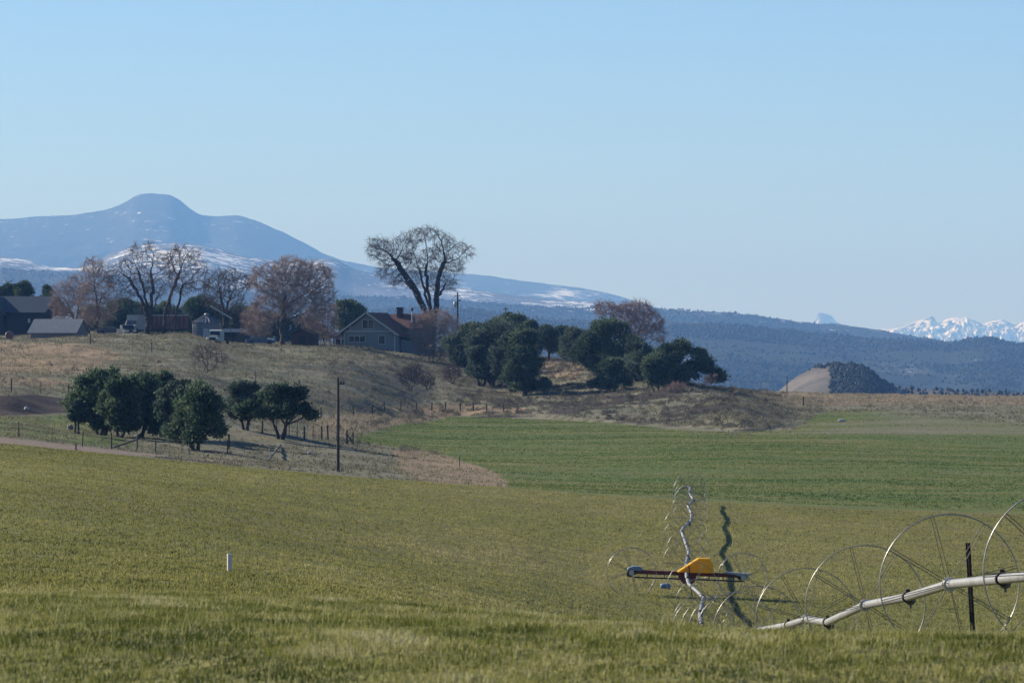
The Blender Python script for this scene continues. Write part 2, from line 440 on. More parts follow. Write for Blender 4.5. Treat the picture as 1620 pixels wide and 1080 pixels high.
ncol = len(gpx)
def terrain_piece(name, keep, m, attrs=True):
    nr, nc = Z.shape
    keepf = keep[:-1, :-1]
    ii, jj = np.nonzero(keepf)
    q = np.stack([ii*nc+jj, ii*nc+jj+1, (ii+1)*nc+jj+1, (ii+1)*nc+jj], 1)
    u, inv = np.unique(q.ravel(), return_inverse=True)
    V = np.stack([GX.ravel()[u], GY.ravel()[u], Z.ravel()[u]], 1)
    return np_mesh(name, V, inv, np.full(len(q), 4), m, smooth=True, attrs={'zone': zone.reshape(-1, 4)[u]} if attrs else None)

# near field material
m, nt, b = new_mat('near_field_turf')
pos = position(nt)
big = noise(nt, pos, .035, 3, .6); med = noise(nt, pos, .55, 4, .6); fine = noise(nt, scaled(nt, pos, 1, .6, 1), 5.5, 3, .7)
c = ramp(nt, math_(nt,'ADD', math_(nt,'MULTIPLY', fine, .6), math_(nt,'MULTIPLY', med, .4)), [(.33,(0.040,0.044,0.012)),(.47,(0.120,0.120,0.032)),(.6,(0.184,0.176,0.048)),(.75,(0.232,0.204,0.072))])
c = mix(nt, math_(nt,'MULTIPLY', mrange(nt, big, .45, .65), .5), c, (.15,.125,.055))
nt.links.new(c, b.inputs['Base Color']); b.inputs['Roughness'].default_value = .95; b.inputs['Specular IOR Level'].default_value = .1
bump(nt, b, fine, .9, .12)
M['near_field'] = m
# farmland beyond the near field: dry grass, green crop, dirt and painted shade by zone
m, nt, b = new_mat('farmland_ground')
pos = position(nt)
col = N(nt, 'ShaderNodeAttribute', attribute_name='zone')
sep = N(nt, 'ShaderNodeSeparateColor'); nt.links.new(col.outputs['Color'], sep.inputs[0])
gR, gG, gB, gA = sep.outputs[0], sep.outputs[1], sep.outputs[2], col.outputs['Alpha']
n1 = noise(nt, pos, .12, 4, .6); n2 = noise(nt, pos, .9, 4, .65); n3 = noise(nt, pos, 3.5, 3, .7)
nm = math_(nt,'ADD', math_(nt,'MULTIPLY', n2, .55), math_(nt,'MULTIPLY', n3, .45))
dry = ramp(nt, nm, [(.32,(0.051,0.049,0.034)),(.46,(0.128,0.119,0.081)),(.58,(0.191,0.174,0.119)),(.72,(0.255,0.230,0.162))])
dry = mix(nt, math_(nt,'MULTIPLY', mrange(nt, n1, .42, .62), .6), dry, (.115,.125,.065))
stre = noise(nt, scaled(nt, pos, .022, .075, 0), 1.0, 6, .66, .6); stre2 = noise(nt, scaled(nt, pos, .16, .5, 0), 1.0, 5, .66)
gcol = ramp(nt, math_(nt,'ADD', math_(nt,'MULTIPLY', stre, .55), math_(nt,'MULTIPLY', stre2, .45)), [(.36,(.036,.094,.015)),(.45,(.062,.112,.020)),(.53,(.108,.128,.030)),(.62,(.165,.152,.055))])
gcol = mix(nt, mrange(nt, n2, .40, .60, 0, .45), gcol, (.045,.065,.018))
gcol = mix(nt, mrange(nt, n3, .46, .64, 0, .42), gcol, (.17,.165,.06))
tanc = ramp(nt, nm, [(.35,(0.123,0.084,0.048)),(.52,(0.238,0.172,0.106)),(.7,(0.317,0.238,0.158))])
dirt_shade = ramp(nt, n3, [(.35,(.022,.016,.016)),(.6,(.05,.038,.034)),(.75,(.085,.065,.055))])  # dark dirt colour, also used for the painted shade
rd = ramp(nt, n3, [(.35,(.15,.115,.09)),(.65,(.24,.185,.145))])
def edge(v, k=.35):
    t = math_(nt,'ADD', v, math_(nt,'MULTIPLY', math_(nt,'SUBTRACT', nm, .5), k*2.2)); return mrange(nt, t, .32, .68)
c = mix(nt, math_(nt,'MULTIPLY', edge(gB), .85), dry, tanc)
c = mix(nt, edge(gR), c, gcol)
c = mix(nt, edge(gG, .25), c, dirt_shade)
c = mix(nt, edge(gA, .2), c, rd)
nt.links.new(c, b.inputs['Base Color']); b.inputs['Roughness'].default_value = .95; b.inputs['Specular IOR Level'].default_value = .1
bump(nt, b, nm, .8, .2)
M['farmland'] = m
tag(terrain_piece('near_field', ~farm, M['near_field'], False), kind='structure')
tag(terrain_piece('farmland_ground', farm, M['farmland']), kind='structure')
# ground around and behind the camera
V = np.array([(-40,-60,-1.62),(40,-60,-1.62),(40,4,-1.62),(-40,4,-1.62)])
gb = MB().box(-60, 60, -80, 4.05, -2.2, -1.622)
tag(gb.build('camera_side_ground', M['near_field']), kind='structure')

# ------------------------------------------------------------------ distant terrain
def hill_mat(name, dark, lite, patch, sc, snow=True, bs=.6):
    m, nt, b = new_mat(name)
    pos = position(nt)
    a = noise(nt, pos, .010*sc, 5, .7); p2 = noise(nt, pos, .0016*sc, 4, .6); f2 = noise(nt, pos, .11*sc, 3, .7)
    fm = math_(nt,'ADD', math_(nt,'MULTIPLY', a, .5), math_(nt,'MULTIPLY', f2, .5))
    c = ramp(nt, fm, [(.38, dark), (.62, lite)])
    c = mix(nt, mrange(nt, p2, .52, .68, 0, .7), c, patch)
    if snow:
        s = attr(nt, 'snow')
        sn = noise(nt, pos, .030*sc, 7, .72)
        sm = math_(nt,'ADD', s, math_(nt,'MULTIPLY', math_(nt,'SUBTRACT', sn, .5), 4.6))
        c = mix(nt, mrange(nt, sm, .62, .80), c, (.82,.84,.87))
    nt.links.new(c, b.inputs['Base Color']); b.inputs['Roughness'].default_value = .9; b.inputs['Specular IOR Level'].default_value = .1
    bump(nt, b, fm, bs, 6/sc)
    return m
def ridge(name, prof, dc, df, zf, m, amp=0.12, nx=500, ny=70, seed=1, lx=1.0, jag=0.0, shape=1.0, snowf=None, px0=None, px1=None, back=True):
    pr = np.array(prof, float)
    px0 = pr[0,0] if px0 is None else px0; px1 = pr[-1,0] if px1 is None else px1
    px = np.linspace(px0, px1, nx)
    cpy = pchip(pr[:,0], pr[:,1], px)
    zc = (540-cpy)/F*dc
    s = np.concatenate([np.linspace(0, 1, ny), [1.05, 1.15, 1.4]]) if back else np.linspace(0, 1, ny)
    Sg = s[:, None]; D = df+(dc-df)*Sg+0*px[None, :]
    X = (px[None, :]-810)/F*dc*(0.55+0.45*D/dc)      # spread sideways like a real slope, not a fan
    X = (px[None, :]-810)/F*D
    t = np.clip(Sg, 0, 1)**shape
    H = np.maximum(zc[None, :]-zf, 5)
    Zr = zf+H*t
    L = 0.10*dc*lx
    rn = ridged(X/L, D/L*0.8, seed)-0.55
    Zr += H*amp*rn*np.sin(np.pi*np.clip(Sg, 0, 1))**0.8*(1-np.clip(Sg, 0, 1)**(14 if name == 'snow_peaks' else 3))*1.6
    Zr += H*0.03*fbm(X/L*6, D/L*6, seed+30, 3)*np.clip(Sg*3, 0, 1)*(1-np.clip(Sg, 0, 1)**3)*(Sg < .995)
    if jag: Zr += jag*fbm(X/(dc*0.002), D*0+seed, seed+5, 3)*(Sg > .98)
    Zr = np.where(Sg > 1, zf+(Zr-zf)*(1-(Sg-1)*2.2), Zr)
    sn = np.zeros_like(Zr)
    if snowf is not None: sn = snowf(px[None, :]+0*Zr, 540-Zr/D*F, t)
    nr, nc = Zr.shape
    ii, jj = np.meshgrid(np.arange(nr-1), np.arange(nc-1), indexing='ij'); ii = ii.ravel(); jj = jj.ravel()
    q = np.stack([ii*nc+jj, ii*nc+jj+1, (ii+1)*nc+jj+1, (ii+1)*nc+jj], 1)
    V = np.stack([X.ravel(), D.ravel(), Zr.ravel()], 1)
    o = np_mesh(name, V, q, np.full(len(q), 4), m, smooth=True, attrs={'snow': sn.ravel()})
    tag(o, kind='structure')
    return px, s, X, D, Zr
def blob(px, py, cx, cy, rx, ry): return np.exp(-(((px-cx)/rx)**2+((py-cy)/ry)**2))

ZF = -150.0
tag(np_mesh('valley_floor', np.array([(-9700,1500,ZF),(9700,1500,ZF),(9700,41000,ZF),(-9700,41000,ZF)]), [0,1,2,3], [4],
            hill_mat('valley_scrub', (.03,.035,.022), (.09,.085,.055), (.15,.13,.09), 1, False)), kind='structure')
cone_m = hill_mat('cone_forest', (.016,.020,.017), (.036,.040,.032), (.054,.054,.048), .5)
ridge('cone_mountain', [(-900,400),(-500,372),(-200,356),(0,347),(60,343),(120,339),(165,332),(185,326),(197,320),(205,315),(213,310),(222,307.5),(240,306.5),(258,307),(270,309),(279,313.5),(287,319),(296,327),(306,334),(322,340.5),(345,341.8),(372,341),(402,348),(440,364),(480,384),(520,404),(560,416),(620,425),(700,431),(760,435),(840,446),(900,453),(950,461),(985,470),(1050,492),(1150,520)],
      20000, 12500, ZF, cone_m, .10, 760, 120, 4, .26, 3, 1.2,
      lambda px, py, t: .42*(1-sstep(0, 60, px-990))*0.0+.62*blob(px,py,885,462,25,9)+.5*blob(px,py,735,455,14,12)+.38*blob(px,py,850,470,170,10)+.28*blob(px,py,30,360,60,12)+.30*blob(px,py,90,345,90,5)+.30*blob(px,py,200,335,25,14)+.25*blob(px,py,250,360,30,25)+.30*blob(px,py,400,350,50,6)+.3*blob(px,py,940,462,50,5))
snow_m = hill_mat('snowy_hill_scrub', (.05,.048,.045), (.13,.12,.11), (.19,.175,.165), .8)
ridge('snowy_foothill', [(-900,430),(-300,410),(-60,404),(0,406),(50,414),(95,424),(130,422),(155,412),(180,399),(230,387),(270,385),(310,386),(350,396),(400,407),(450,414),(490,412),(520,409),(560,424),(620,440),(700,452),(760,460),(840,470),(900,476),(960,480),(1000,484),(1060,500),(1150,530)],
      13000, 9000, ZF, snow_m, .14, 560, 80, 14, .5, 3, 1.0,
      lambda px, py, t: .60*blob(px,py,255,400,100,20)+.66*blob(px,py,10,412,80,10)+.80*blob(px,py,95,425,60,6)+.55*blob(px,py,330,416,120,22)+.5*blob(px,py,400,450,90,14)+.40*blob(px,py,520,418,90,12)+.5*blob(px,py,650,455,90,14)+.60*blob(px,py,740,467,50,12)+.55*blob(px,py,870,478,60,7)+.6*blob(px,py,930,487,70,8))
blue_m = hill_mat('far_ridge_forest', (.013,.017,.014), (.032,.036,.029), (.058,.056,.043), .9)
pxr1 = ridge('far_ridge', [(-900,432),(-200,424),(0,425),(60,428),(130,430),(250,445),(400,462),(520,468),(600,469),(700,473),(770,478),(840,484),(900,486),(960,483),(1010,482),(1045,487),(1100,491),(1160,495),(1200,500),(1260,508),(1330,513),(1390,521),(1440,530),(1500,541),(1600,556),(1800,575)],
      9500, 6800, ZF, blue_m, .12, 620, 70, 24, .45, 3, 1.0,
      lambda px, py, t: .55*blob(px,py,1120,490,60,5)+.5*blob(px,py,970,492,60,10)+.4*blob(px,py,1250,509,60,4))
pxr2 = ridge('forest_hill', [(-900,490),(0,500),(300,505),(500,500),(620,488),(700,486),(760,490),(830,500),(900,505),(980,505),(1040,508),(1140,511),(1240,522),(1330,530),(1400,536),(1450,536),(1500,540),(1530,536),(1565,534),(1600,541),(1640,547),(1760,560),(2520,590)],
      7000, 3400, ZF, hill_mat('forest_hill_ground', (.012,.016,.013), (.029,.034,.025), (.054,.054,.040), 1.2, True), .16, 560, 90, 34, .4, 2, .85,
      lambda px, py, t: -.15+.5*blob(px,py,1450,582,25,6)+.2*blob(px,py,1150,565,40,8))
peak_m = hill_mat('snow_peak_rock', (.07,.075,.09), (.16,.165,.18), (.2,.2,.22), .25, True, .3)
ridge('snow_peaks', [(1340,545),(1380,530),(1405,519),(1425,515),(1448,509),(1462,505),(1474,503),(1486,510),(1498,506),(1512,502),(1528,501),(1545,507),(1556,513),(1568,508),(1580,505),(1592,509),(1604,514),(1618,508),(1640,502),(1680,512),(1760,530),(1900,545)],
      32000, 27000, ZF, peak_m, .42, 620, 140, 44, .05, 20, 1.0, lambda px, py, t: .55+.5*t-.3*sstep(0,1,vnoise(px/14,py/7,3)+.5))
ridge('far_butte', [(1255,540),(1276,513),(1286,508.5),(1291,503),(1294,496),(1297,494.5),(1305,496),(1313,498),(1317,501),(1321,507),(1330,512),(1340,518),(1365,540)],
      32000, 29500, ZF, peak_m, .05, 260, 60, 54, .05, 2, 1.2, lambda px, py, t: .25+.5*blob(px,py,1286,508,8,6))
kn_m = hill_mat('knoll_scrub', (.05,.047,.034), (.125,.11,.082), (.20,.165,.13), 3, False)
kn = ridge('knoll', [(1150,640),(1225,622),(1242,610),(1256,599),(1275,588),(1296,580),(1318,577),(1345,577),(1365,582),(1385,594),(1402,606),(1425,614),(1500,618),(1640,622),(1900,640)],
      2500, 1750, -70, kn_m, .10, 260, 60, 64, .5, .6, .9)

# distant woodland: low trees scattered on the far slopes, one uncountable mass
base_oct = np.array([(1,0,.42),(-.5,.87,.38),(-.5,-.87,.45),(.15,.1,1.0),(0,0,0)], float)
oct_f = np.array([(0,1,3),(1,2,3),(2,0,3),(1,0,4),(2,1,4),(0,2,4)])
def wood(name, pts, hmin, hmax, m):
    n = len(pts); h = rng.uniform(hmin, hmax, n); w = h*rng.uniform(.38, .62, n)
    a = rng.uniform(0, 6.28, n); ca, sa = np.cos(a), np.sin(a)
    B = np.repeat(base_oct[None], n, 0)*1.0
    B[:, :, :2] += rng.normal(0, .16, (n, 5, 2)); 
    x = B[:,:,0]*ca[:,None]-B[:,:,1]*sa[:,None]; y = B[:,:,0]*sa[:,None]+B[:,:,1]*ca[:,None]
    V = np.stack([x*w[:,None], y*w[:,None], B[:,:,2]*h[:,None]-.3], 2)+pts[:,None,:]
    Fc = (oct_f[None]+(np.arange(n)*5)[:,None,None]).reshape(-1)
    v = np.repeat(rng.uniform(0,1,n), 5)
    return tag(np_mesh(name, V.reshape(-1,3), Fc, np.full(n*6, 3), m, smooth=True, attrs={'v': v}), kind='stuff')
def pick(rd, n, dens, pxa, pxb):
    px, s, X, D, Zr = rd
    out = []
    while sum(len(o) for o in out) < n:
        j = rng.uniform(np.searchsorted(px, pxa), np.searchsorted(px, pxb)-2, n); i = rng.uniform(0, np.searchsorted(s, 1.0)-.01, n)
        i0 = i.astype(int); j0 = j.astype(int); fi = i-i0; fj = j-j0
        bl = lambda A: (A[i0,j0]*(1-fi)+A[i0+1,j0]*fi)*(1-fj)+(A[i0,j0+1]*(1-fi)+A[i0+1,j0+1]*fi)*fj
        p = np.stack([bl(X), bl(D), bl(Zr)], 1)
        k = rng.uniform(0, 1, n) < dens(p, px[j0], 540-p[:,2]/p[:,1]*F)
        out.append(p[k])
    return np.concatenate(out)[:n]
M['woodland'] = leaf_mat('woodland_foliage', (.011,.017,.013), (.019,.027,.019), (.032,.040,.027), .02)
pts = pick(pxr2, 42000, lambda p, px, py: np.clip(.62+2.2*fbm(p[:,0]/260, p[:,1]/420, 81, 4), 0.02, 1), 450, 1760)
wood('hill_woodland', pts, 2.2, 4.6, M['woodland'])
pts = pick(pxr1, 9000, lambda p, px, py: np.clip(.5+2.5*fbm(p[:,0]/350, p[:,1]/500, 83, 4), 0.02, 1)*(py < 545), 0, 1500)
wood('ridge_woodland', pts, 2.5, 5.0, M['woodland'])
pts = pick(kn, 7000, lambda p, px, py: np.clip(np.where(px < 1312+8*fbm(py/7, px*0, 91, 2), sstep(0,5,586-py)*.5*(px>1274), .95)*sstep(1245, 1262, px), 0, 1)*np.where(px>1412,.16,1), 1240, 1700)
wood('knoll_woodland', pts, 1.4, 3.0, M['woodland'])

# ------------------------------------------------------------------ bare trees (space colonisation)
def seg_mesh(name, p0, p1, r0, r1, m, parent, n=5):
    p0, p1 = np.asarray(p0, float), np.asarray(p1, float); r0 = np.asarray(r0, float); r1 = np.asarray(r1, float)
    k = len(p0); t = p1-p0; t /= np.maximum(np.linalg.norm(t, axis=1, keepdims=True), 1e-9)
    ref = np.where(np.abs(t[:,2:3]) < .9, np.array([[0,0,1.]]), np.array([[1.,0,0]]))
    u = np.cross(t, ref); u /= np.linalg.norm(u, axis=1, keepdims=True); w = np.cross(u, t)
    a = 2*np.pi*np.arange(n)/n
    off = u[:,None,:]*np.cos(a)[None,:,None]+w[:,None,:]*np.sin(a)[None,:,None]
    V = np.concatenate([p0[:,None,:]+off*r0[:,None,None], p1[:,None,:]+off*r1[:,None,None]], 1)
    j = np.arange(n); q = np.stack([j, (j+1)%n, n+(j+1)%n, n+j], 1)
    Fc = (q[None]+(np.arange(k)*2*n)[:,None,None]).reshape(-1)
    return np_mesh(name, V.reshape(-1,3), Fc, np.full(k*n, 4), m, parent, smooth=True)

def colonize(seeds, att, step, kill, maxit=160, jit=.25, trop=(0,0,.05), rg=None):
    pos = []; par = []
    for path in seeds:
        last = -1
        if pos:
            last = 0 if path[0][2] < .8 else int(np.argmin(((np.array(pos)-path[0])**2).sum(1)))
        for q in path:
            if isinstance(q, int): last = q; continue
            pos.append(q); par.append(last); last = len(pos)-1
    pos = [np.asarray(p, float) for p in pos]
    A = np.asarray(att, float); best = np.full(len(A), 1e18); bi = np.zeros(len(A), int)
    Pn = np.array(pos); d = ((A[:,None]-Pn[None])**2).sum(2); bi = d.argmin(1); best = d.min(1)
    trop = np.array(trop)
    alive = best > kill**2
    for it in range(maxit):
        idx = np.nonzero(alive)[0]
        if len(idx) == 0: break
        acc = {}
        v = A[idx]-np.array(pos)[bi[idx]]; v /= np.maximum(np.linalg.norm(v, axis=1, keepdims=True), 1e-9)
        nodes, inv = np.unique(bi[idx], return_inverse=True)
        sm = np.zeros((len(nodes), 3)); np.add.at(sm, inv, v)
        sm /= np.maximum(np.linalg.norm(sm, axis=1, keepdims=True), 1e-9)
        sm += rg.normal(0, jit, sm.shape)+trop
        sm /= np.linalg.norm(sm, axis=1, keepdims=True)
        newp = np.array(pos)[nodes]+sm*step
        base = len(pos)
        for n_, p_ in zip(nodes, newp): pos.append(p_); par.append(int(n_))
        d = ((A[idx][:,None]-newp[None])**2).sum(2); md = d.min(1); mi = d.argmin(1)
        upd = md < best[idx]
        best[idx[upd]] = md[upd]; bi[idx[upd]] = base+mi[upd]
        alive = alive & (best > kill**2)
    return np.array(pos), np.array(par)

def bare_tree(name, bpx, bpy, d, lobes, seeds, label, natt=900, step=.55, kill=.7, R0=.35, twigs=3, tl=(.5,1.3), twr=.016,
              bark='bark', twig='twig', droop=-.1, seed=1, group=None, cat='tree', zfix=None, tipn=7, jit=.17, flat=.75):
    """lobes: (cx,cy,rx,ry) ellipses in photo pixels at depth d; seeds: polylines of (px,py,dy) of main stems"""
    rg = np.random.default_rng(seed)
    base = GP(bpx, d) if zfix is None else Vector(((bpx-810)/F*d, d, zfix))
    k = d/F
    bpy_ = 540-base.z/k
    L = lambda px, py, dy=0: np.array([(px-bpx)*k, dy, (bpy_-py)*k])
    att = []
    ar = np.array([l[2]*l[3] for l in lobes], float); ar /= ar.sum()
    for l, a in zip(lobes, ar):
        n = max(8, int(natt*a)); u = rg.normal(0, 1, (n, 3)); u /= np.linalg.norm(u, axis=1, keepdims=True)
        u *= rg.uniform(.25, 1, (n,1))**.45
        c = L(l[0], l[1]); ry = min(l[2]*flat, max(l[2], l[3]))
        att.append(np.stack([c[0]+u[:,0]*l[2]*k, u[:,1]*ry*k, c[2]+u[:,2]*l[3]*k], 1))
    att = np.concatenate(att); att = att[att[:,2] > .4]
    sp = []
    for path in seeds:
        q = []
        pts = [L(*p) for p in path]
        for a, b_ in zip(pts[:-1], pts[1:]):
            nseg = max(1, int(np.linalg.norm(b_-a)/step))
            q += [a+(b_-a)*t/nseg+rg.normal(0, .11, 3)*(t > 0) for t in range(nseg)]
        q.append(pts[-1]); sp.append(q)
    pos, par = colonize(sp, att, step, kill, jit=jit, rg=rg)
    n = len(pos); tips = np.zeros(n); ch = np.zeros(n, int)
    for i in range(n):
        if par[i] >= 0: ch[par[i]] += 1
    tips[ch == 0] = 1
    for i in range(n-1, -1, -1):
        if par[i] >= 0: tips[par[i]] += tips[i]
    tot = tips[[i for i in range(n) if par[i] < 0]].max()
    ns_ = sum(len(q) for q in sp); ex = np.where(np.arange(n) < ns_, .5, .72)
    fl = np.zeros(n); i0 = 0
    for q in sp:
        fl[i0:i0+len(q)] = .10*(1-np.arange(len(q))/len(q)); i0 += len(q)
    r = np.maximum(twr*1.25, R0*np.maximum(tips/tot, fl)**ex)
    for i in range(n):                       # flare never thinner than child
        pass
    pos[:, :2] += 0
    e = np.nonzero(par >= 0)[0]
    root = empty(name, base, 0, label, cat, group)
    big = tips[e] > tipn
    rp = np.minimum(r[par[e]], r[e]*1.7+.01)
    if big.any():
        seg_mesh('trunk', pos[par[e]][big], pos[e][big], rp[big], r[e][big], M[bark], root, 6)
    small = ~big
    q0 = [pos[par[e]][small]]; q1 = [pos[e][small]]; a0 = [rp[small]]; a1 = [r[e][small]]
    # twigs
    fe = e[(tips[e] <= tipn)]
    for kk in range(twigs):
        p = pos[fe]; dr = p-pos[par[fe]]; dr /= np.maximum(np.linalg.norm(dr, axis=1, keepdims=True), 1e-9)
        dd = dr+rg.normal(0, .45, dr.shape)+np.array([0,0,droop*.5]); dd /= np.linalg.norm(dd, axis=1, keepdims=True)
        ln = rg.uniform(tl[0], tl[1], (len(fe),1))
        st = p-dr*step*rg.uniform(0, 1, (len(fe),1))
        mid = st+dd*ln*.5
        d2 = dd+rg.normal(0, .3, dd.shape)+np.array([0,0,droop]); d2 /= np.linalg.norm(d2, axis=1, keepdims=True)
        q0 += [st, mid]; q1 += [mid, mid+d2*ln*.5]
        o1 = np.ones(len(fe)); a0 += [o1*twr*1.1, o1*twr*.85]; a1 += [o1*twr*.85, o1*twr*.45]
        s2 = mid; d3 = dd+rg.normal(0, .7, dd.shape); d3 /= np.linalg.norm(d3, axis=1, keepdims=True)
        q0.append(s2); q1.append(s2+d3*ln*.45); a0.append(o1*twr*.8); a1.append(o1*twr*.4)
    seg_mesh('crown', np.concatenate(q0), np.concatenate(q1), np.concatenate(a0), np.concatenate(a1), M[twig], root, 3)
    return root

# the tall cottonwood beside the house
D6 = 765
bare_tree('cottonwood_tree', 684, 548, D6,
  [(597,392,18,18),(590,402,10,10),(610,390,20,14),(622,408,18,16),(640,388,18,18),(660,374,20,14),(682,368,20,10),(706,384,16,12),(728,394,14,13),(740,399,9,9),(650,408,24,16),(690,402,24,16),(716,418,20,18),(606,424,14,18),(636,434,22,12),(708,446,18,14),(692,430,16,12),(666,428,18,14),(654,444,14,10),(680,450,10,12),(626,446,10,8)],
  [[(682,548,0),(681,528,0),(680,512,0),(668,490,.2),(655,464,.5),(641,446,.8)],
   [(676,502,-.2),(662,466,-.5),(642,436,-.6),(622,410,-.4)],
   [(681,514,.2),(677,480,.5),(669,452,.8),(663,425,1.0)],
   [(681,512,-.2),(680,480,-.4),(676,448,-.8),(675,420,-.9)],
   [(682,520,0),(690,488,.2),(693,440,.3),(704,410,.3)],
   [(691,474,.2),(705,448,-.5)]],
  'tall bare cottonwood with thick forked trunks standing behind the house, tallest tree in view', 3200, .46, .5, .80, 5, (.5,1.6), .016, 'darkbark', 'darktwig', -.3, 5)
bare_tree('cottonwood_tree', 449, 552, 722,
  [(425,445,34,28),(460,430,36,24),(495,440,34,28),(430,485,36,26),(480,480,42,34),(455,460,40,32),(512,470,20,30),(410,505,18,14)],
  [[(449,552,0),(446,520,0),(449,490,0),(450,465,.2)],[(447,525,0),(436,508,.4)],[(449,492,0),(462,478,-.4)],[(447,512,0),(470,499,.5)]],
  'wide bare tree with dense pinkish tan twigs left of the house', 2800, .42, .46, .44, 6, (.5,1.4), .019, 'bark', 'pinktwig', .05, 8)
bare_tree('cottonwood_tree', 236, 532, 738,
  [(182,440,16,22),(196,424,12,24),(214,408,14,24),(236,402,10,22),(246,410,14,16),(264,422,14,26),(222,445,26,26),(245,455,22,20),(196,465,18,16),(170,432,8,12)],
  [[(234,532,0),(234,500,0),(222,470,.3),(204,440,.5)],[(236,505,0),(230,465,-.5),(221,432,-.6)],[(238,502,0),(242,455,.5),(238,430,.5)],[(240,500,0),(252,462,-.4)],[(234,505,0),(218,480,-.5)]],
  'bare dark tree with arching limbs beside the white box truck, thick single trunk', 1900, .5, .52, .46, 4, (.5,1.5), .018, 'darkbark', 'darktwig', .12, 12)
bare_tree('cottonwood_tree', 264, 533, 742,
  [(278,412,16,24),(292,404,12,18),(306,412,14,20),(318,430,14,18),(288,445,26,22),(326,452,10,14)],
  [[(258,533,0),(262,490,0),(274,455,.2),(282,435,.3)],[(276,533,.3),(279,490,.2),(290,450,-.3)],[(265,533,-.3),(268,495,-.2),(273,455,-.6)]],
  'bare dark tree leaning right in front of the red trailer, several slender trunks', 1500, .5, .52, .33, 4, (.5,1.5), .018, 'darkbark', 'darktwig', .05, 14)
bare_tree('cottonwood_tree', 152, 527, 752,
  [(146,425,20,18),(158,450,24,24),(140,470,22,28),(165,485,24,24),(150,500,24,18)],
  [[(153,527,0),(154,490,0),(150,455,.2)],[(154,495,0),(161,468,.3)]],
  'bare brown tree with upright narrow crown beside the dark car', 1500, .42, .48, .26, 5, (.5,1.3), .019, 'darkbark', 'pinktwig', .1, 16)
bare_tree('cottonwood_tree', 112, 526, 765,
  [(100,470,22,26),(122,460,24,26),(112,495,30,22),(88,485,12,18)],
  [[(116,526,0),(114,500,0),(106,478,.2)],[(116,520,0),(124,490,.3),(126,470,.3)],[(112,526,.4),(100,500,.4)]],
  'bushy bare pinkish tree behind the low tin roofed shed', 1500, .38, .45, .2, 5, (.5,1.2), .016, 'bark', 'pinktwig', .1, 18)
bare_tree('cottonwood_tree', 352, 530, 792,
  [(340,450,22,20),(360,440,24,18),(382,448,20,18),(360,475,30,24),(330,470,14,14)],
  [[(356,530,0),(354,495,0),(349,465,.2)],[(356,500,0),(364,470,-.3)],[(354,505,0),(370,482,.4)]],
  'bare spreading tree behind the round grain bin', 1700, .46, .52, .34, 4, (.5,1.4), .020, 'darkbark', 'darktwig', .05, 20)
bare_tree('cottonwood_tree', 1004, 560, 772,
  [(985,495,28,18),(1010,492,26,18),(960,490,22,14),(1030,510,22,20),(1040,530,16,16),(1000,520,34,20)],
  [[(1004,575,0),(1004,545,0),(998,522,.2)],[(1004,545,0),(1012,520,-.3)],[(1004,552,0),(1022,536,.4)]],
  'bare reddish twigged tree rising behind the hilltop junipers', 2200, .42, .46, .22, 5, (.5,1.3), .019, 'bark', 'redtwig', .15, 22)
bare_tree('large_shrub', 686, 568, 712,
  [(666,524,20,24),(690,510,28,22),(712,525,22,26),(686,545,36,22)],
  [[(680,575,0),(672,545,.2),(664,520,.2)],[(686,575,0),(688,540,-.2),(690,512,-.2)],[(690,575,.2),(706,545,.3),(714,524,.3)]],
  'bushy bare pinkish brown shrub in front of the tall cottonwood trunks', 2400, .36, .42, .14, 5, (.5,1.2), .016, 'bark', 'pinktwig', .12, 24, cat='shrub', tipn=18)
bare_tree('large_shrub', 508, 545, 742,
  [(500,505,22,22),(520,500,18,22),(512,525,24,16)], [[(508,550,0),(504,520,.2)],[(510,550,0),(518,518,-.2)]],
  'bare pinkish thicket between the wide bare tree and the house porch', 900, .36, .42, .1, 5, (.5,1.2), .018, 'bark', 'pinktwig', .12, 124, cat='shrub', tipn=18)
bare_tree('large_shrub', 402, 545, 742,
  [(398,505,18,20),(410,520,20,18),(392,530,16,12)], [[(402,550,0),(398,520,.2)],[(404,550,0),(410,522,-.2)]],
  'bare brownish thicket left of the wide bare tree behind parked cars', 700, .36, .42, .1, 5, (.5,1.2), .018, 'bark', 'pinktwig', .12, 125, cat='shrub', tipn=18)
bare_tree('small_tree', 326, 592, 560,
  [(318,558,16,14),(335,556,16,14),(350,566,12,10),(310,570,8,8)],
  [[(324,592,0),(323,575,0),(318,560,.1)],[(326,592,.1),(328,572,.2),(334,556,.2)],[(328,592,0),(340,578,-.2),(352,568,-.2)]],
  'small bare three stemmed tree on the slope below the old white truck', 500, .28, .34, .09, 4, (.3,.8), .011, 'darkbark', 'purpletwig', .15, 26, tipn=14)
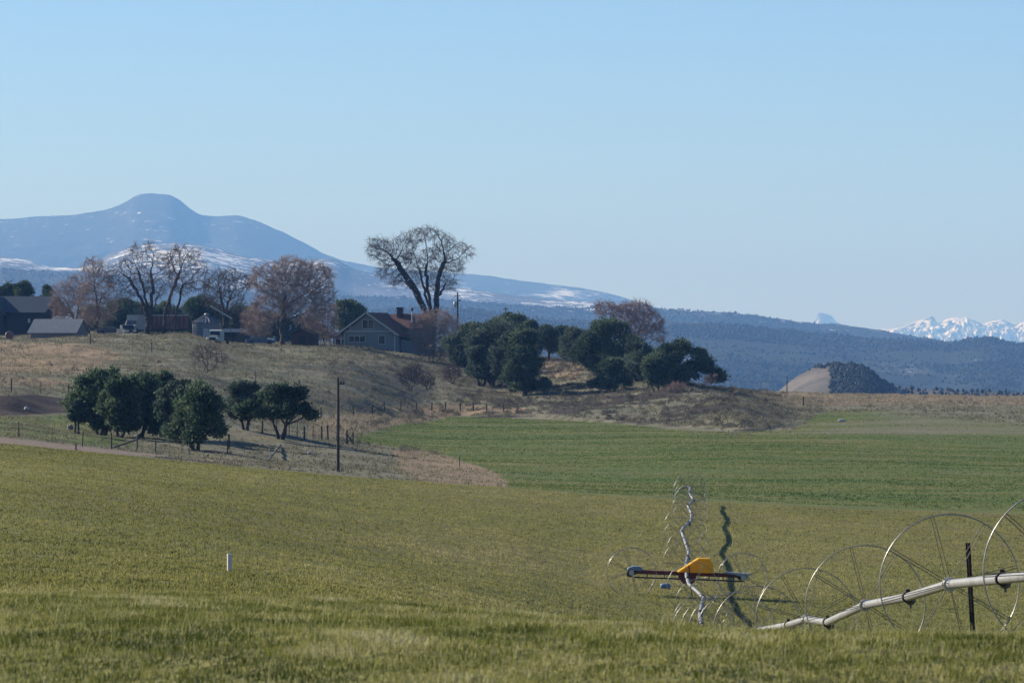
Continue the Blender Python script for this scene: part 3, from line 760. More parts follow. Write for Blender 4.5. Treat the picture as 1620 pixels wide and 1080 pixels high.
for i, (x, y, w, h, dd, lab, tw) in enumerate([
    (650,616,20,17,600,'dark purplish bare bush on the slope, larger of two below the pink shrub','purpletwig'),
    (676,616,11,12,598,'small dark bush just right of the larger purplish bush','purpletwig'),
    (716,606,14,13,625,'grey brown bare bush under the leftmost hill juniper','purpletwig'),
    (1122,612,9,8,640,'tiny bare twiggy bush right of the rightmost hill juniper','twig'),
    (1068,628,16,10,615,'reddish low scrub bush on the bank under the hilltop junipers','redtwig'),
    (548,600,10,6,650,'low brown scrub bush on the slope below the house front','twig')]):
    bare_tree('bare_bush', x, y, dd, [(x-w*.4,y-h*1.2,w*.7,h),(x+w*.4,y-h*1.3,w*.7,h),(x,y-h*1.6,w*.6,h*.8)],
      [[(x-2,y,0),(x-w*.3,y-h*.9,.1)],[(x,y,0),(x+1,y-h,.1)],[(x+2,y,0),(x+w*.4,y-h*.9,-.2)]],
      lab, 420, .25, .3, .07, 5, (.3,.8), .015, 'darkbark', tw, .1, 40+i, cat='bush', group='bare bushes on the slope', tipn=12)

# ------------------------------------------------------------------ junipers
def juniper(px, d, w, top, clear, label, seed, matn='juniper', base_py=None, trunks=2, group='junipers', lean=0.0, flat=False, n=None, name='juniper_tree', pine=False, dup_of=None):
    """w crown width in px, top = crown top py, clear = py of the crown's lower edge"""
    rg = np.random.default_rng(seed)
    base = at(px, base_py, d-25, d+25) if base_py else GP(px, d)
    d = base.y; k = d/F
    gpy = 540-base.z/k
    H = (gpy-top)*k; W = w*k/2*1.13; zb = max(.2, (gpy-clear)*k-.15)
    root = empty(name, base, 0, label, 'tree', group)
    # limbs
    mb = MB(); tips = []
    for t in range(trunks):
        a = 2*math.pi*t/max(trunks,1)+rg.uniform(0,1.5)
        nl = 3 if trunks > 1 else 5
        r0 = (.16 if trunks > 1 else .22)*max(.6, H/5)
        b0 = Vector((math.cos(a)*.12*trunks*.5, math.sin(a)*.12*trunks*.5, -.15))
        m0 = Vector((math.cos(a)*W*.18+lean*.3, math.sin(a)*W*.18, zb*.75+.1))
        mb.tube([b0, b0.lerp(m0,.5)+Vector((rg.normal(0,.06),rg.normal(0,.06),0)), m0], [r0*1.25, r0, r0*.85], 7)
        for q in range(nl):
            a2 = a+rg.uniform(-1.3,1.3); rr = W*rg.uniform(.35,.8); zz = zb+(H-zb)*rg.uniform(.25,.75)
            e = Vector((math.cos(a2)*rr+lean, math.sin(a2)*rr, zz))
            mid = m0.lerp(e,.5)+Vector((rg.normal(0,.1),rg.normal(0,.1),-.1))
            mb.tube([m0, mid, e], [r0*.6, r0*.4, r0*.15], 5, False)
            tips.append(e)
    mb.build('trunk', M['darkbark'], root)
    # crown lobes
    nl = rg.integers(44, 58) if not pine else 54
    C = []; Rr = []; ph0 = rg.uniform(0, 6.283)
    for q in range(nl):
        a = rg.uniform(0, 6.283); tt = rg.uniform(0, 1)
        z = zb+(H-zb)*(.12+.80*tt)
        if pine: prof = max(.15, 1-tt)**.8
        elif flat: prof = math.sqrt(max(0.08, 1-(max(tt,0.3)-.3)**2*1.9))
        else: prof = math.sqrt(max(.06, 1-((tt-.28)/.76)**2))
        rr = W*prof*(1+.22*math.sin(2*a+ph0)+.16*math.sin(3*a+2*ph0+tt*4))*math.sqrt(rg.uniform(.08, 1))*rg.uniform(.62,.98)
        s = (.11+.27*rg.uniform()**1.5)*min(W, (H-zb)*.62)*((.3+.75*prof) if pine else 1)
        C.append((math.cos(a)*rr+lean*tt, math.sin(a)*rr*.85, min(z, H-s*.72))); Rr.append((s, s, s*rg.uniform(.65,.9)))
    for q in range(9):          # stray sprays that break the outline
        i = rg.integers(0, nl); a = rg.uniform(0, 6.283); e = rg.uniform(.75, 1.15)*Rr[i][0]
        C.append((C[i][0]+math.cos(a)*e, C[i][1]+math.sin(a)*e, min(C[i][2]+rg.uniform(-.2,.9)*e, H*1.03))); Rr.append((Rr[i][0]*.42,)*2+(Rr[i][0]*.5,))
    nl = len(C)
    C = np.array(C); Rr = np.array(Rr)
    C[:,2] = np.maximum(C[:,2], zb+Rr[:,2]*.55)
    if n is None: n = int(np.clip(1500*W*(H-zb)*(1.5 if d < 450 else .8), 6000, 42000))
    wt = (Rr.prod(1))**.66; idx = rg.choice(nl, n, p=wt/wt.sum())
    u = rg.normal(0,1,(n,3)); u /= np.linalg.norm(u,axis=1,keepdims=True)
    pick_ = rg.uniform(0,1,n); rad = np.where(pick_ < .58, rg.uniform(.78,1.08,n), np.where(pick_ < .80, rg.uniform(1.0,1.5,n), rg.uniform(.2,.85,n)))
    # break up each lobe with lumps
    rad *= 1+.26*np.sin(u[:,0]*5+idx)*np.sin(u[:,1]*6+idx*2)*np.sin(u[:,2]*5+idx*3)
    p = C[idx]+u*Rr[idx]*rad[:,None]
    s = rg.uniform(.06,.17,n)*(1 if d < 450 else 1.25)
    t1 = np.cross(u, rg.normal(0,1,(n,3))); t1 /= np.linalg.norm(t1,axis=1,keepdims=True)
    t2 = np.cross(u, t1)*.6+u*rg.uniform(.3,1.2,(n,1))+np.array([0,0,.25])
    V = np.stack([p-t1*s[:,None]*.6, p+t1*s[:,None]*.6, p+t2*s[:,None]*1.3, p-t2*s[:,None]*.5], 1)
    Fq = (np.array([0,3,1,2])[None]+(np.arange(n)*4)[:,None]).reshape(-1)
    lobev = rg.uniform(0,1,nl)
    v = np.repeat(np.clip(.62*lobev[idx]+.45*rg.uniform(0,1,n)**1.5,0,1), 4)
    keep = V[:,:,2].min(1) > .05
    np_mesh('crown', V.reshape(-1,3), Fq.reshape(-1,4)[keep].ravel(), np.full(keep.sum(),4), M[matn], root, attrs={'v': v})
    return root

G1 = 'junipers in the grove beside the dirt road'
juniper(160, 356, 100, 582, 683, 'tall juniper at the left end of the grove by the dirt road', 1, base_py=689, trunks=3, group=G1)
juniper(217, 348, 88, 590, 687, 'dark dense juniper in the middle of the roadside grove, single trunk', 2, base_py=692, trunks=1, group=G1)
juniper(258, 376, 68, 585, 676, 'juniper at the back of the roadside grove, its crown rising behind the others', 3, trunks=2, group=G1)
juniper(312, 345, 96, 610, 700, 'dark juniper with low forked trunk at the right end of the dense clump', 4, base_py=712, trunks=2, group=G1)
juniper(190, 366, 66, 588, 682, 'juniper filling the gap behind the tall and the dense dark roadside ones', 8, trunks=2, group=G1)
juniper(282, 360, 68, 600, 694, 'juniper joining the back juniper to the right end of the dense clump', 9, trunks=2, group=G1, matn='juniper_b')
juniper(390, 376, 66, 606, 664, 'small pale trunked juniper half hidden behind the umbrella shaped one', 5, base_py=680, trunks=3, group=G1, matn='juniper_b')
juniper(444, 360, 106, 611, 664, 'umbrella shaped juniper with visible forked limbs, nearest to the lone utility pole', 6, base_py=690, trunks=3, group=G1, flat=True)
juniper(122, 362, 26, 632, 664, 'low round juniper bush at the left foot of the grove', 7, trunks=2, group=G1, matn='juniper_b')
G2 = 'junipers on the hill right of the house'
juniper(738, 705, 56, 512, 584, 'leftmost hill juniper, beside the pink shrub', 11, trunks=2, group=G2, matn='juniper_b')
juniper(784, 645, 94, 508, 606, 'largest hill juniper, broad and dark with several stems', 12, trunks=3, group=G2, matn='juniper_b', base_py=600)
juniper(830, 628, 64, 518, 628, 'hill juniper reaching lowest down the slope, right of the largest one', 13, trunks=1, group=G2, base_py=626)
juniper(803, 775, 58, 494, 540, 'round topped juniper behind the largest hill juniper', 14, trunks=1, group=G2)
juniper(760, 760, 46, 512, 548, 'juniper behind, between the leftmost and the largest hill junipers', 141, trunks=1, group=G2)
juniper(866, 745, 46, 514, 556, 'juniper at the back above the sunny dry grass patch', 15, trunks=1, group=G2, matn='juniper_b')
juniper(908, 725, 52, 520, 566, 'juniper between the sunny grass patch and the tall pair', 16, trunks=2, group=G2, matn='juniper_b')
juniper(958, 680, 98, 508, 590, 'big full hill juniper in front of the reddish bare tree', 17, trunks=1, group=G2, base_py=598)
juniper(968, 645, 54, 566, 620, 'small low juniper at the foot of the big full one', 18, trunks=2, group=G2)
juniper(1010, 660, 62, 542, 618, 'slender stemmed hill juniper left of the rightmost wide one', 19, trunks=2, group=G2, matn='juniper_b')
juniper(1037, 622, 44, 566, 642, 'low bushy juniper on the bank, below the rightmost wide one', 20, trunks=2, group=G2)
juniper(1080, 655, 104, 541, 612, 'wide rightmost juniper at the end of the hill', 21, trunks=1, group=G2, flat=True)
juniper(1046, 690, 50, 552, 600, 'juniper behind the rightmost wide one', 22, trunks=1, group=G2)
juniper(835, 765, 50, 506, 552, 'juniper behind, just right of the round topped one', 151, trunks=1, group=G2)
juniper(888, 765, 46, 516, 560, 'juniper behind, between the two above the sunny grass patch', 152, trunks=1, group=G2)
juniper(930, 735, 46, 523, 568, 'juniper tucked against the left side of the big full one', 153, trunks=1, group=G2, matn='juniper_b')
juniper(996, 705, 46, 528, 580, 'juniper tucked against the right side of the big full one', 154, trunks=2, group=G2)
juniper(812, 660, 60, 520, 610, 'juniper filling the gap between the largest and the lowest hill junipers', 155, trunks=2, group=G2, matn='juniper_b')
juniper(762, 668, 52, 520, 602, 'dusky juniper low between the pink shrub and the largest hill juniper', 156, trunks=2, group=G2, matn='juniper_b')
juniper(720, 722, 32, 532, 574, 'small juniper at the foot of the pink shrub', 157, trunks=2, group=G2)
G3 = 'evergreens behind the farmyard'
juniper(553, 830, 56, 473, 520, 'dark evergreen rising behind the house roof on its left', 31, trunks=1, group=G3)
juniper(12, 860, 48, 449, 532, 'evergreen behind the barn, at the left picture edge', 32, 'pine', trunks=1, group=G3)
juniper(38, 850, 46, 443, 532, 'tallest evergreen behind the barn roof', 33, 'pine', trunks=1, group=G3)
juniper(72, 845, 38, 446, 532, 'narrow evergreen right of the barn roof', 34, 'pine', trunks=1, group=G3)
juniper(192, 850, 84, 474, 534, 'evergreen behind the dark cars, left of the big bare tree', 35, trunks=1, group=G3)
juniper(250, 870, 84, 478, 536, 'evergreen behind the trunks of the big bare tree', 36, trunks=1, group=G3)
juniper(318, 850, 62, 468, 532, 'evergreen behind the grain bin roof', 37, 'pine', trunks=1, group=G3)
for i_, (x_, t_, l_) in enumerate([(222, 480, 'evergreen behind the thick bare trunk, among the farmyard trees'), (288, 484, 'evergreen behind the right end of the red trailer'),
        (352, 492, 'evergreen behind the auger foot, right of the grain bin'), (430, 496, 'dusky evergreen behind the wide bare tree trunk'), (482, 502, 'dusky evergreen behind the brown shed'), (150, 486, 'evergreen behind the narrow upright bare tree')]):
    juniper(x_, 870, 78, t_, 540, l_, 170+i_, 'juniper_b', trunks=1, group=G3)
juniper(388, 850, 60, 484, 544, 'evergreen behind the dark shed beside the grain bin', 38, trunks=1, group=G3)

# ------------------------------------------------------------------ buildings (metres, local frames)
def yard(px, d, sink=0.0): return GP(px, d, -sink)
def window(parent, x0, x1, z0, z1, y, t=.09, mull=(), frame='trim'):
    f = MB(); f.box(x0-t,x1+t,y-.07,y+.02,z1,z1+t); f.box(x0-t,x1+t,y-.07,y+.02,z0-t,z0)
    f.box(x0-t,x0,y-.07,y+.02,z0,z1); f.box(x1,x1+t,y-.07,y+.02,z0,z1)
    for q in mull: f.box(q-t*.5,q+t*.5,y-.065,y+.02,z0,z1)
    w = f.build('window', M[frame], parent)
    MB().box(x0,x1,y-.03,y-.005,z0,z1).build('pane', M['glass'], w)
    return w
# ranch house
hb = yard(583, 748, .1)
house = empty('ranch_house', hb, -R(17), 'blue grey gabled ranch house with red brown roof below the tall cottonwood', 'house')
w = MB()
w.extr([(-4.1,-1.2),(4.4,-1.2),(4.4,2.55),(-.15,5.55),(-4.1,2.55)], 0, 9.0)
w.build('wall', M['siding'], house)
tr = MB(); tr.box(-3.9,4.2,-.05,-.003,2.72,2.90); tr.box(-4.14,-3.98,-.05,-.003,-.5,2.6); tr.box(4.28,4.44,-.05,-.003,-.5,2.5)
for s, x0 in ((-1,-3.0),(1,2.9)):
    tr.box(x0-.07, x0+.07, -.55, -.003, 3.0, 3.14); tr.extr([(x0-.07,3.1),(x0+.07,3.1),(x0+.07,3.75),(x0-.07,3.75)], -.12, -.004)
tr.build('trim', M['trim'], house)
rf = MB(); oh = -.75
rf.slab((-5.3,oh,1.98),(-.15,oh,5.62),(-.15,9.5,5.62),(-5.3,9.5,1.98), .16)
rf.slab((-.15,oh,5.62),(5.2,oh,2.05),(5.2,9.5,2.05),(-.15,9.5,5.62), .16)
roof = rf.build('roof', M['redroof'], house)
bg = MB(); bg.slab((-5.3,oh-.06,1.93),(-.15,oh-.06,5.57),(-.15,oh-.005,5.57),(-5.3,oh-.005,1.93), .24); bg.slab((-.15,oh-.06,5.57),(5.2,oh-.06,2.0),(5.2,oh-.005,2.0),(-.15,oh-.005,5.57), .24)
bg.build('bargeboard', M['trim'], roof)
window(house, -.95,.85,3.25,4.55,0,.10,(-.05,))
window(house, -3.2,-.6,1.15,2.0,0,.09,(-2.33,-1.47))
window(house, 1.75,2.7,.8,2.1,0,.10)
# rear cross wing with a roof slope facing the field
wg = MB(); wg.box(3.0,7.3,5.2,9.4,-1.2,3.4); wg.build('rear_wing', M['siding'], house)
rw = MB(); rw.slab((2.6,4.7,3.1),(7.6,4.7,3.1),(7.6,7.4,5.45),(1.2,7.4,5.45),.16); rw.slab((7.6,9.9,3.1),(2.6,9.9,3.1),(1.2,7.4,5.45),(7.6,7.4,5.45),.16)
rw.build('rear_roof', M['redroof'], house)
lw = MB(); lw.box(4.6,8.2,2.2,5.1,-1.2,1.5); lw.build('side_room', M['siding'], house)
MB().slab((4.42,1.9,1.75),(8.5,1.9,.75),(8.5,5.18,.75),(4.42,5.18,1.75),.14).build('side_roof', M['barnroof'], house)
MB().box(2.5,3.35,6.6,7.4,4.2,6.45).box(2.42,3.43,6.52,7.48,6.45,6.62).build('chimney', M['brick'], house)
vp = MB().tube([(5.3,5.9,4.05),(5.3,5.9,6.0)], .10, 10); vp.lathe([(.28,0),(.20,.25),(.12,.42)],12,(5.3,5.9,4.05))
vpo = vp.build('vent_pipe', M['trim'], house)
MB().lathe([(.14,0),(.2,.05),(.2,.4),(.1,.5)],12,(5.3,5.9,6.0)).build('vent_cap', M['black'], vpo)
# porch on the left
MB().slab((-7.4,-.4,1.62),(-4.2,-.4,1.75),(-4.2,5.5,1.75),(-7.4,5.5,1.62),.2).slab((-7.2,.6,1.85),(-4.3,.4,2.9),(-4.3,6,2.9),(-7.2,6,1.85),.14).build('porch_roof', M['redroof'], house)
for q in (-7.2,-6.4,-5.5,-4.5):
    MB().box(q-.09,q+.09,-.25,-.07,-.8,1.6).build('porch_post', M['trim'], house)
MB().box(-7.4,-4.15,-.4,5.3,-1.2,-.25).box(-7.0,-4.15,3.2,3.4,-.25,1.6).build('porch_deck', M['darkpost'], house)

# dark barn at the left edge
bb = yard(22, 792, .2); barn = empty('barn', bb, -R(20), 'large dark boarded barn with dark roof at the left edge', 'barn')
MB().box(-7.5,5.6,0,9,-1,4.3).extr([(-7.5,4.3),(-7.5,4.3001),(-7.4,4.31)],0,.01).build('wall', M['barnwood'], barn)
r_ = MB(); r_.slab((-8.0,-.5,4.15),(6.0,-.5,4.15),(6.0,4.5,6.9),(-8.0,4.5,6.9),.18); r_.slab((6.0,9.5,4.15),(-8.0,9.5,4.15),(-8.0,4.5,6.9),(6.0,4.5,6.9),.18)
r_.build('roof', M['barnroof'], barn)
g_ = MB(); g_.extr([(-6.6,-.5),(-1.5,-.5),(-1.5,4.0),(-4.05,6.7),(-6.6,4.0)],-.9,4.0); g_.build('front_gable', M['barnwood'], barn)
g2 = MB(); g2.slab((-7.0,-1.3,3.75),(-4.05,-1.3,6.85),(-4.05,4.3,6.85),(-7.0,4.3,3.75),.15); g2.slab((-4.05,-1.3,6.85),(-1.1,-1.3,3.75),(-1.1,4.3,3.75),(-4.05,4.3,6.85),.15); g2.build('gable_roof', M['barnroof'], barn)
e_ = MB(); e_.extr([(0,0),(9,0),(4.5,2.6)],0,.2); eo = e_.build('end_gable', M['barnwood'], barn); eo.rotation_euler = (0,0,R(90)); eo.location = (5.55,0,4.28)
MB().box(2.6,3.0,-.06,-.003,2.6,3.3).build('window', M['trim'], barn)

# low tin roofed shed
sb = yard(84, 705, .1); shed = empty('tin_roof_shed', sb, -R(20), 'low shed with sloping pale grey tin roof in front of the barn', 'shed')
MB().extr([(0,-.8),(4.2,-.8),(4.2,1.0),(2.1,2.75),(0,1.0)],0,7.4).build('wall', M['shedwall'], shed)
for ch in shed.children: ch.rotation_euler = (0,0,R(90)); ch.location = (3.7,0,0)
rs_ = MB()
rs_.slab((-4.1,-.35,.78),(4.0,-.35,.78),(4.0,2.1,2.85),(-4.1,2.1,2.85),.08)
rs_.slab((4.0,4.55,.78),(-4.1,4.55,.78),(-4.1,2.1,2.85),(4.0,2.1,2.85),.08)
for q in range(28):
    x = -4.0+q*.296; rs_.slab((x,-.36,.86),(x+.05,-.36,.86),(x+.05,2.1,2.93),(x,2.1,2.93),.035)
rs_.build('roof', M['tinroof'], shed)
# pale blue roofed shed between
mbs = yard(101, 768, .1); ms = empty('metal_shed', mbs, -R(15), 'small shed with pale blue metal roof between barn and tin roofed shed', 'shed')
MB().box(-2,2.1,0,4,-.6,2.2).build('wall', M['shedwall'], ms)
MB().slab((-2.3,-.4,2.15),(2.4,-.4,2.15),(2.4,2,3.05),(-2.3,2,3.05),.1).slab((2.4,4.4,2.15),(-2.3,4.4,2.15),(-2.3,2,3.05),(2.4,2,3.05),.1).build('roof', M['bluegrey'], ms)
MB().lathe([(.18,0),(.18,.25),(.26,.28),(.05,.42)],10,(.2,2,3.1)).build('roof_vent', M['white'], ms)
# round hay bale or tank at far left with a post
tb = yard(15, 700); tk = empty('round_tank', tb, R(8), 'round rusty tank lying on its side at the left edge', 'tank')
cyl = MB(); cyl.tube([(0,0,.62),(0,1.5,.62)], .60, 20); o_ = cyl.build('barrel', M['redwall'], tk)
MB().ring(.60,.05,.03,24).build('end_ring', M['galv'], tk, (0,-.01,.62))
MB().box(-.5,.5,.2,.35,-.3,.16).build('cradle', M['darkpost'], tk); MB().box(-.5,.5,1.15,1.3,-.3,.16).build('cradle', M['darkpost'], tk)
# grain bin
gbn = yard(327, 745, .1); bn = empty('grain_bin', gbn, 0, 'round corrugated grain bin with ribbed conical metal roof', 'grain bin')
prof = [(2.25,-.4)]+[(2.25+.025*(i%2), -.3+i*.1) for i in range(31)]
MB().lathe(prof, 32).build('wall', M['binsteel'], bn)
cr = MB().lathe([(2.42,2.62),(.35,3.75),(.32,3.9),(.05,3.95)], 32, smooth=False)
for q in range(24):
    a = 2*math.pi*q/24; cr.tube([(2.42*math.cos(a),2.42*math.sin(a),2.66),(.36*math.cos(a),.36*math.sin(a),3.79)], .045, 4)
ro = cr.build('roof', M['binsteel'], bn)
MB().lathe([(.36,3.92),(.4,4.0),(.12,4.15)], 16).build('cap', M['galv'], ro)
MB().box(-.4,.4,-2.36,-2.2,.2,1.7).build('door', M['galv'], bn)
# auger leaning over
ag = yard(352, 752); agr = empty('grain_auger', ag, 0, 'thin pale grain auger pipe slanting above the grain bin', 'auger')
k7 = 752/F
MB().tube([(-1.7,0,(ag.z*-1+ (540-485)*k7)),(1.5,0,(540-504)*k7-ag.z)], .11, 8).build('tube', M['trim'], agr)
MB().tube([(-1.2,.05,-.2),(-1.2,.05,(540-487)*k7-ag.z)], .05, 6).tube([(1.3,.05,-.2),(1.3,.05,(540-503.5)*k7-ag.z)], .05, 6).build('support', M['darkpost'], agr)
MB().cbox((-1.78,0,(540-484)*k7-ag.z-.05),(.35,.3,.3)).build('spout', M['trim'], agr)
# dark shed right of the bin
ds = yard(366, 752, .1); dsh = empty('dark_shed', ds, -R(12), 'dark lean-to shed in the shade right of the grain bin', 'shed')
MB().box(-2.0,2.3,0,3.5,-.5,2.1).build('wall', M['barnwood'], dsh)
MB().slab((-2.2,-.3,2.05),(2.5,-.3,2.05),(2.5,3.8,2.6),(-2.2,3.8,2.6),.12).build('roof', M['barnroof'], dsh)
# brown shed near the wide bare tree
bs_ = yard(478, 715, .15); bsh = empty('brown_shed', bs_, -R(14), 'small dark brown wooden shed beside the wide bare tree', 'shed')
MB().extr([(-1.7,-.5),(1.7,-.5),(1.7,1.9),(0,2.55),(-1.7,1.9)],0,3).build('wall', M['browndark'], bsh)
MB().slab((-2.0,-.3,1.82),(0,-.3,2.62),(0,3.3,2.62),(-2.0,3.3,1.82),.09).slab((0,-.3,2.62),(2.0,-.3,1.82),(2.0,3.3,1.82),(0,3.3,2.62),.09).build('roof', M['browndark'], bsh)
MB().box(-.45,.45,-.05,-.003,-.1,1.6).build('door', M['barnwood'], bsh)
# low deck wall / retaining timbers in front of house
# ------------------------------------------------------------------ vehicles
def wheel_part(parent, x, y, r=.36, w=.24):
    t = MB().lathe([(r*.55,-w/2),(r*.92,-w/2),(r,-w/3),(r,w/3),(r*.92,w/2),(r*.55,w/2)], 18)
    o = t.build('wheel', M['black'], parent); o.rotation_euler = (R(90),0,0); o.location = (x,y,r)
    MB().lathe([(r*.5,-w*.35),(r*.56,-w*.42),(r*.56,w*.42),(r*.5,w*.35)], 14).build('rim', M['galv'], o)
def vehicle(name, loc, rz, prof, glass, wid, mat, wheels, label, cat, r=.36, group=None, extra=None):
    v = empty(name, loc, rz, label, cat, group)
    MB().extr(prof, -wid/2, wid/2).build('body', M[mat], v)
    for g in glass:
        MB().extr(g, -wid/2-.012, -wid/2+.02).build('window', M['glass'], v); MB().extr(g, wid/2-.02, wid/2+.012).build('window', M['glass'], v)
    for x in wheels:
        for y in (-wid/2+.08, wid/2-.08): wheel_part(v, x, y, r)
    return v
sedan = [(-2.2,.32),(2.15,.32),(2.25,.55),(2.15,.78),(1.1,.92),(.45,1.38),(-.9,1.40),(-1.6,.98),(-2.2,.90),(-2.28,.6)]
sglass = [[(.95,.94),(.42,1.32),(-.15,1.33),(-.15,.95)],[(-.22,.95),(-.22,1.33),(-.85,1.33),(-1.4,.98)]]
vehicle('parked_car', GP(176,735), R(6), sedan, sglass, 1.7, 'carpaint_dark', (-1.35,1.35), 'dark purple parked car in the shade between bare trees', 'car')
pick = [(-2.6,.5),(2.5,.5),(2.55,.95),(1.3,1.08),(.85,1.68),(-.4,1.70),(-.5,1.1),(-2.6,1.1)]
pglass = [[(1.15,1.1),(.8,1.6),(-.3,1.61),(-.3,1.1)]]
vehicle('pickup_truck', GP(200,728), R(-70), pick, pglass, 1.8, 'carpaint_black', (-1.6,1.6), 'black pickup facing the field with pale headlights, left of the white box truck', 'pickup', .38)
pt = [o for o in COL.objects if o.name.startswith('pickup_truck')][-1]
for y in (-.6,.6):
    MB().box(2.51,2.60,y-.26,y+.26,.62,.9).build('headlight', M['white'], pt)
box = [(-2.6,.6),(1.2,.6),(1.25,1.25),(2.5,1.3),(2.55,.6),(2.9,.6),(2.9,1.3),(2.1,2.0),(1.4,2.85),(-2.6,2.85)]
box = [(-2.6,.55),(2.7,.55),(2.75,1.2),(2.1,1.35),(1.55,2.0),(1.4,2.9),(-2.6,2.9)]
vehicle('box_truck', GP(217,745), R(-115), box, [[(1.95,1.4),(1.5,1.95),(1.0,1.95),(1.0,1.4)]], 2.1, 'carpaint_white', (-1.6,1.8), 'dull white box truck parked beside the thick bare trunk', 'truck', .42)
bt = [o for o in COL.objects if o.name.startswith('box_truck')][-1]
MB().box(2.70,2.79,-.8,.8,.7,.98).build('grille', M['black'], bt)
MB().slab((2.12,-.85,1.40),(2.12,.85,1.40),(1.60,.85,2.0),(1.60,-.85,2.0),.03).build('windscreen', M['glass'], bt)
# faded red trailer
tl_ = empty('stock_trailer', GP(269,750), R(4), 'faded red boarded stock trailer with pale top rail behind the bare trunks', 'trailer')
MB().cbox((0,0,1.6),(5.9,2.3,2.1)).build('box_body', M['redwall'], tl_)
tr_ = MB(); tr_.box(-3.0,3.0,-1.2,-1.152,2.66,2.8); tr_.box(-3.0,3.0,1.152,1.2,2.66,2.8); tr_.build('top_rail', M['trim'], tl_)
rb_ = MB()
for q in range(9): rb_.box(-2.9+q*.72,-2.82+q*.72,-1.2,-1.153,.58,2.65)
rb_.build('upright', M['browndark'], tl_)
MB().box(-2.9,2.9,-1.0,1.0,.4,.54).build('chassis', M['black'], tl_)
for x in (-.9,.9):
    for y in (-1.0,1.0): wheel_part(tl_, x, y, .4)
MB().tube([(-2.9,0,.5),(-4.1,0,.42)], .07, 6).build('drawbar', M['black'], tl_)
# old pale truck on the slope
ot = empty('old_truck', GP(343,692), R(-104), 'old rounded white truck facing downhill in front of the grain bin', 'truck')
cab = MB(); cab.extr([(-.5,.55),(.9,.55),(1.0,1.2),(.72,1.95),(.4,2.12),(-.35,2.12),(-.5,1.9)],-.95,.95); cab.build('cab', M['carpaint_pale'], ot)
hd = MB(); hd.extr([(.97,.6),(2.0,.6),(2.1,1.0),(1.95,1.22),(.97,1.27)],-.6,.6); hd.build('hood', M['carpaint_pale'], ot)
for y in (-1,1):
    fd = MB(); fd.extr([(.95,.45),(2.15,.45),(2.2,.75),(1.9,1.0),(1.2,1.0)], y*.62 if y>0 else -1.0, 1.0 if y>0 else -.62); fd.build('fender', M['carpaint_pale'], ot)
    MB().lathe([(.12,0),(.14,.03),(.08,.09)],12).build('headlight', M['white'], ot).matrix_local = Matrix.Translation((2.16,y*.8,.82)) @ Matrix.Rotation(R(90),4,'Y')
MB().slab((1.0,-.78,1.28),(1.0,.78,1.28),(.76,.70,1.86),(.76,-.70,1.86),.03).build('windscreen', M['glass'], ot)
MB().box(2.12,2.16,-.42,.42,.55,.95).build('grille', M['black'], ot)
MB().box(-3.6,-.6,-1.1,1.1,.82,.98).box(-3.6,-.6,-1.1,-1.04,.98,1.25).build('flatbed', M['darkpost'], ot)
for x in (-2.5,1.5):
    for y in (-.85,.85): wheel_part(ot, x, y, .42)
# dark vehicles among brush left of the wide tree
vehicle('parked_car', GP(412,720), R(5), sedan, sglass, 1.7, 'carpaint_blue', (-1.35,1.35), 'dark blue parked car under the wide bare tree', 'car')
vehicle('parked_car', GP(385,735), R(170), sedan, sglass, 1.7, 'carpaint_black', (-1.35,1.35), 'black parked car left of the dark blue car in brush', 'car')

# ------------------------------------------------------------------ poles, posts, fences
def pole(px, d, top, r, mat, label, base_py=None, arms=None, name='utility_pole', cat='utility pole'):
    b = GP(px, d); k = d/F; h = (540-top)*k-b.z
    o = empty(name, b, 0, label, cat)
    MB().tube([(0,0,-.4),(0,0,h*.5),(0.0,0,h)], [r, r*.88, r*.75], 10).build('shaft', M[mat], o)
    if arms: arms(o, h)
    return o
def arms1(o, h):
    mb = MB(); mb.box(-.05,.38,-.05,.05,h-.32,-.24+h); mb.build('crossarm', M['darkpost'], o)
    for x, zz in ((.36,h-.24),(0,h),(.18,h-.24)):
        MB().lathe([(.03,0),(.055,.03),(.055,.1),(.03,.15)],10,(x,0,zz)).build('insulator', M['glass'], o)
    st = MB()
    for q in range(8): st.box(.1,.16,-.015,.015,h-.8-q*.33,h-.77-q*.33)
    st.build('step_pin', M['galv'], o)
pole(535, 299, 600, .105, 'darkpost', 'lone wooden utility pole at the field edge in front of the umbrella juniper', arms=arms1)
def arms2(o, h):
    MB().box(-.5,.5,-.06,.06,h-.55,h-.42).build('crossarm', M['darkpost'], o)
    MB().lathe([(.22,0),(.25,.05),(.25,.75),(.18,.85)],12,(-.42,-.05,h-2.3)).build('transformer', M['galv'], o)
    MB().box(.1,.55,-.05,.05,h-1.35,h-1.15).build('bracket', M['darkpost'], o)
pole(724, 770, 463, .17, 'darkpost', 'dark utility pole with transformer right of the tall cottonwood', arms=arms2)
def arms3(o, h):
    MB().box(-.45,.45,-.05,.05,h-.5,h-.38).build('crossarm', M['postwood'], o)
pole(800, 815, 485, .14, 'postwood', 'pale thin utility pole rising from the hill juniper tops', arms=arms3)
def arms4(o, h): MB().lathe([(.05,0),(.09,.05),(.05,.15)],8,(0,0,h)).build('cap', M['postwood'], o)
pole(1245, 845, 595, .10, 'darkpost', 'thin distant pole on the far field edge before the knoll', arms=arms4)
# marker pipe in near field
mk = at(363, 903, 100, 220)
mo = empty('marker_post', mk, R(17), 'short white square post standing alone in the near field', 'post')
kk = mk.y/F
MB().cbox((0,0,12.0*kk),(.115,.115,25*kk+.1),.012).build('post_body', M['white'], mo)
MB().cbox((0,0,25*kk-.005),(.128,.128,.03),.012).build('post_top', M['white'], mo)
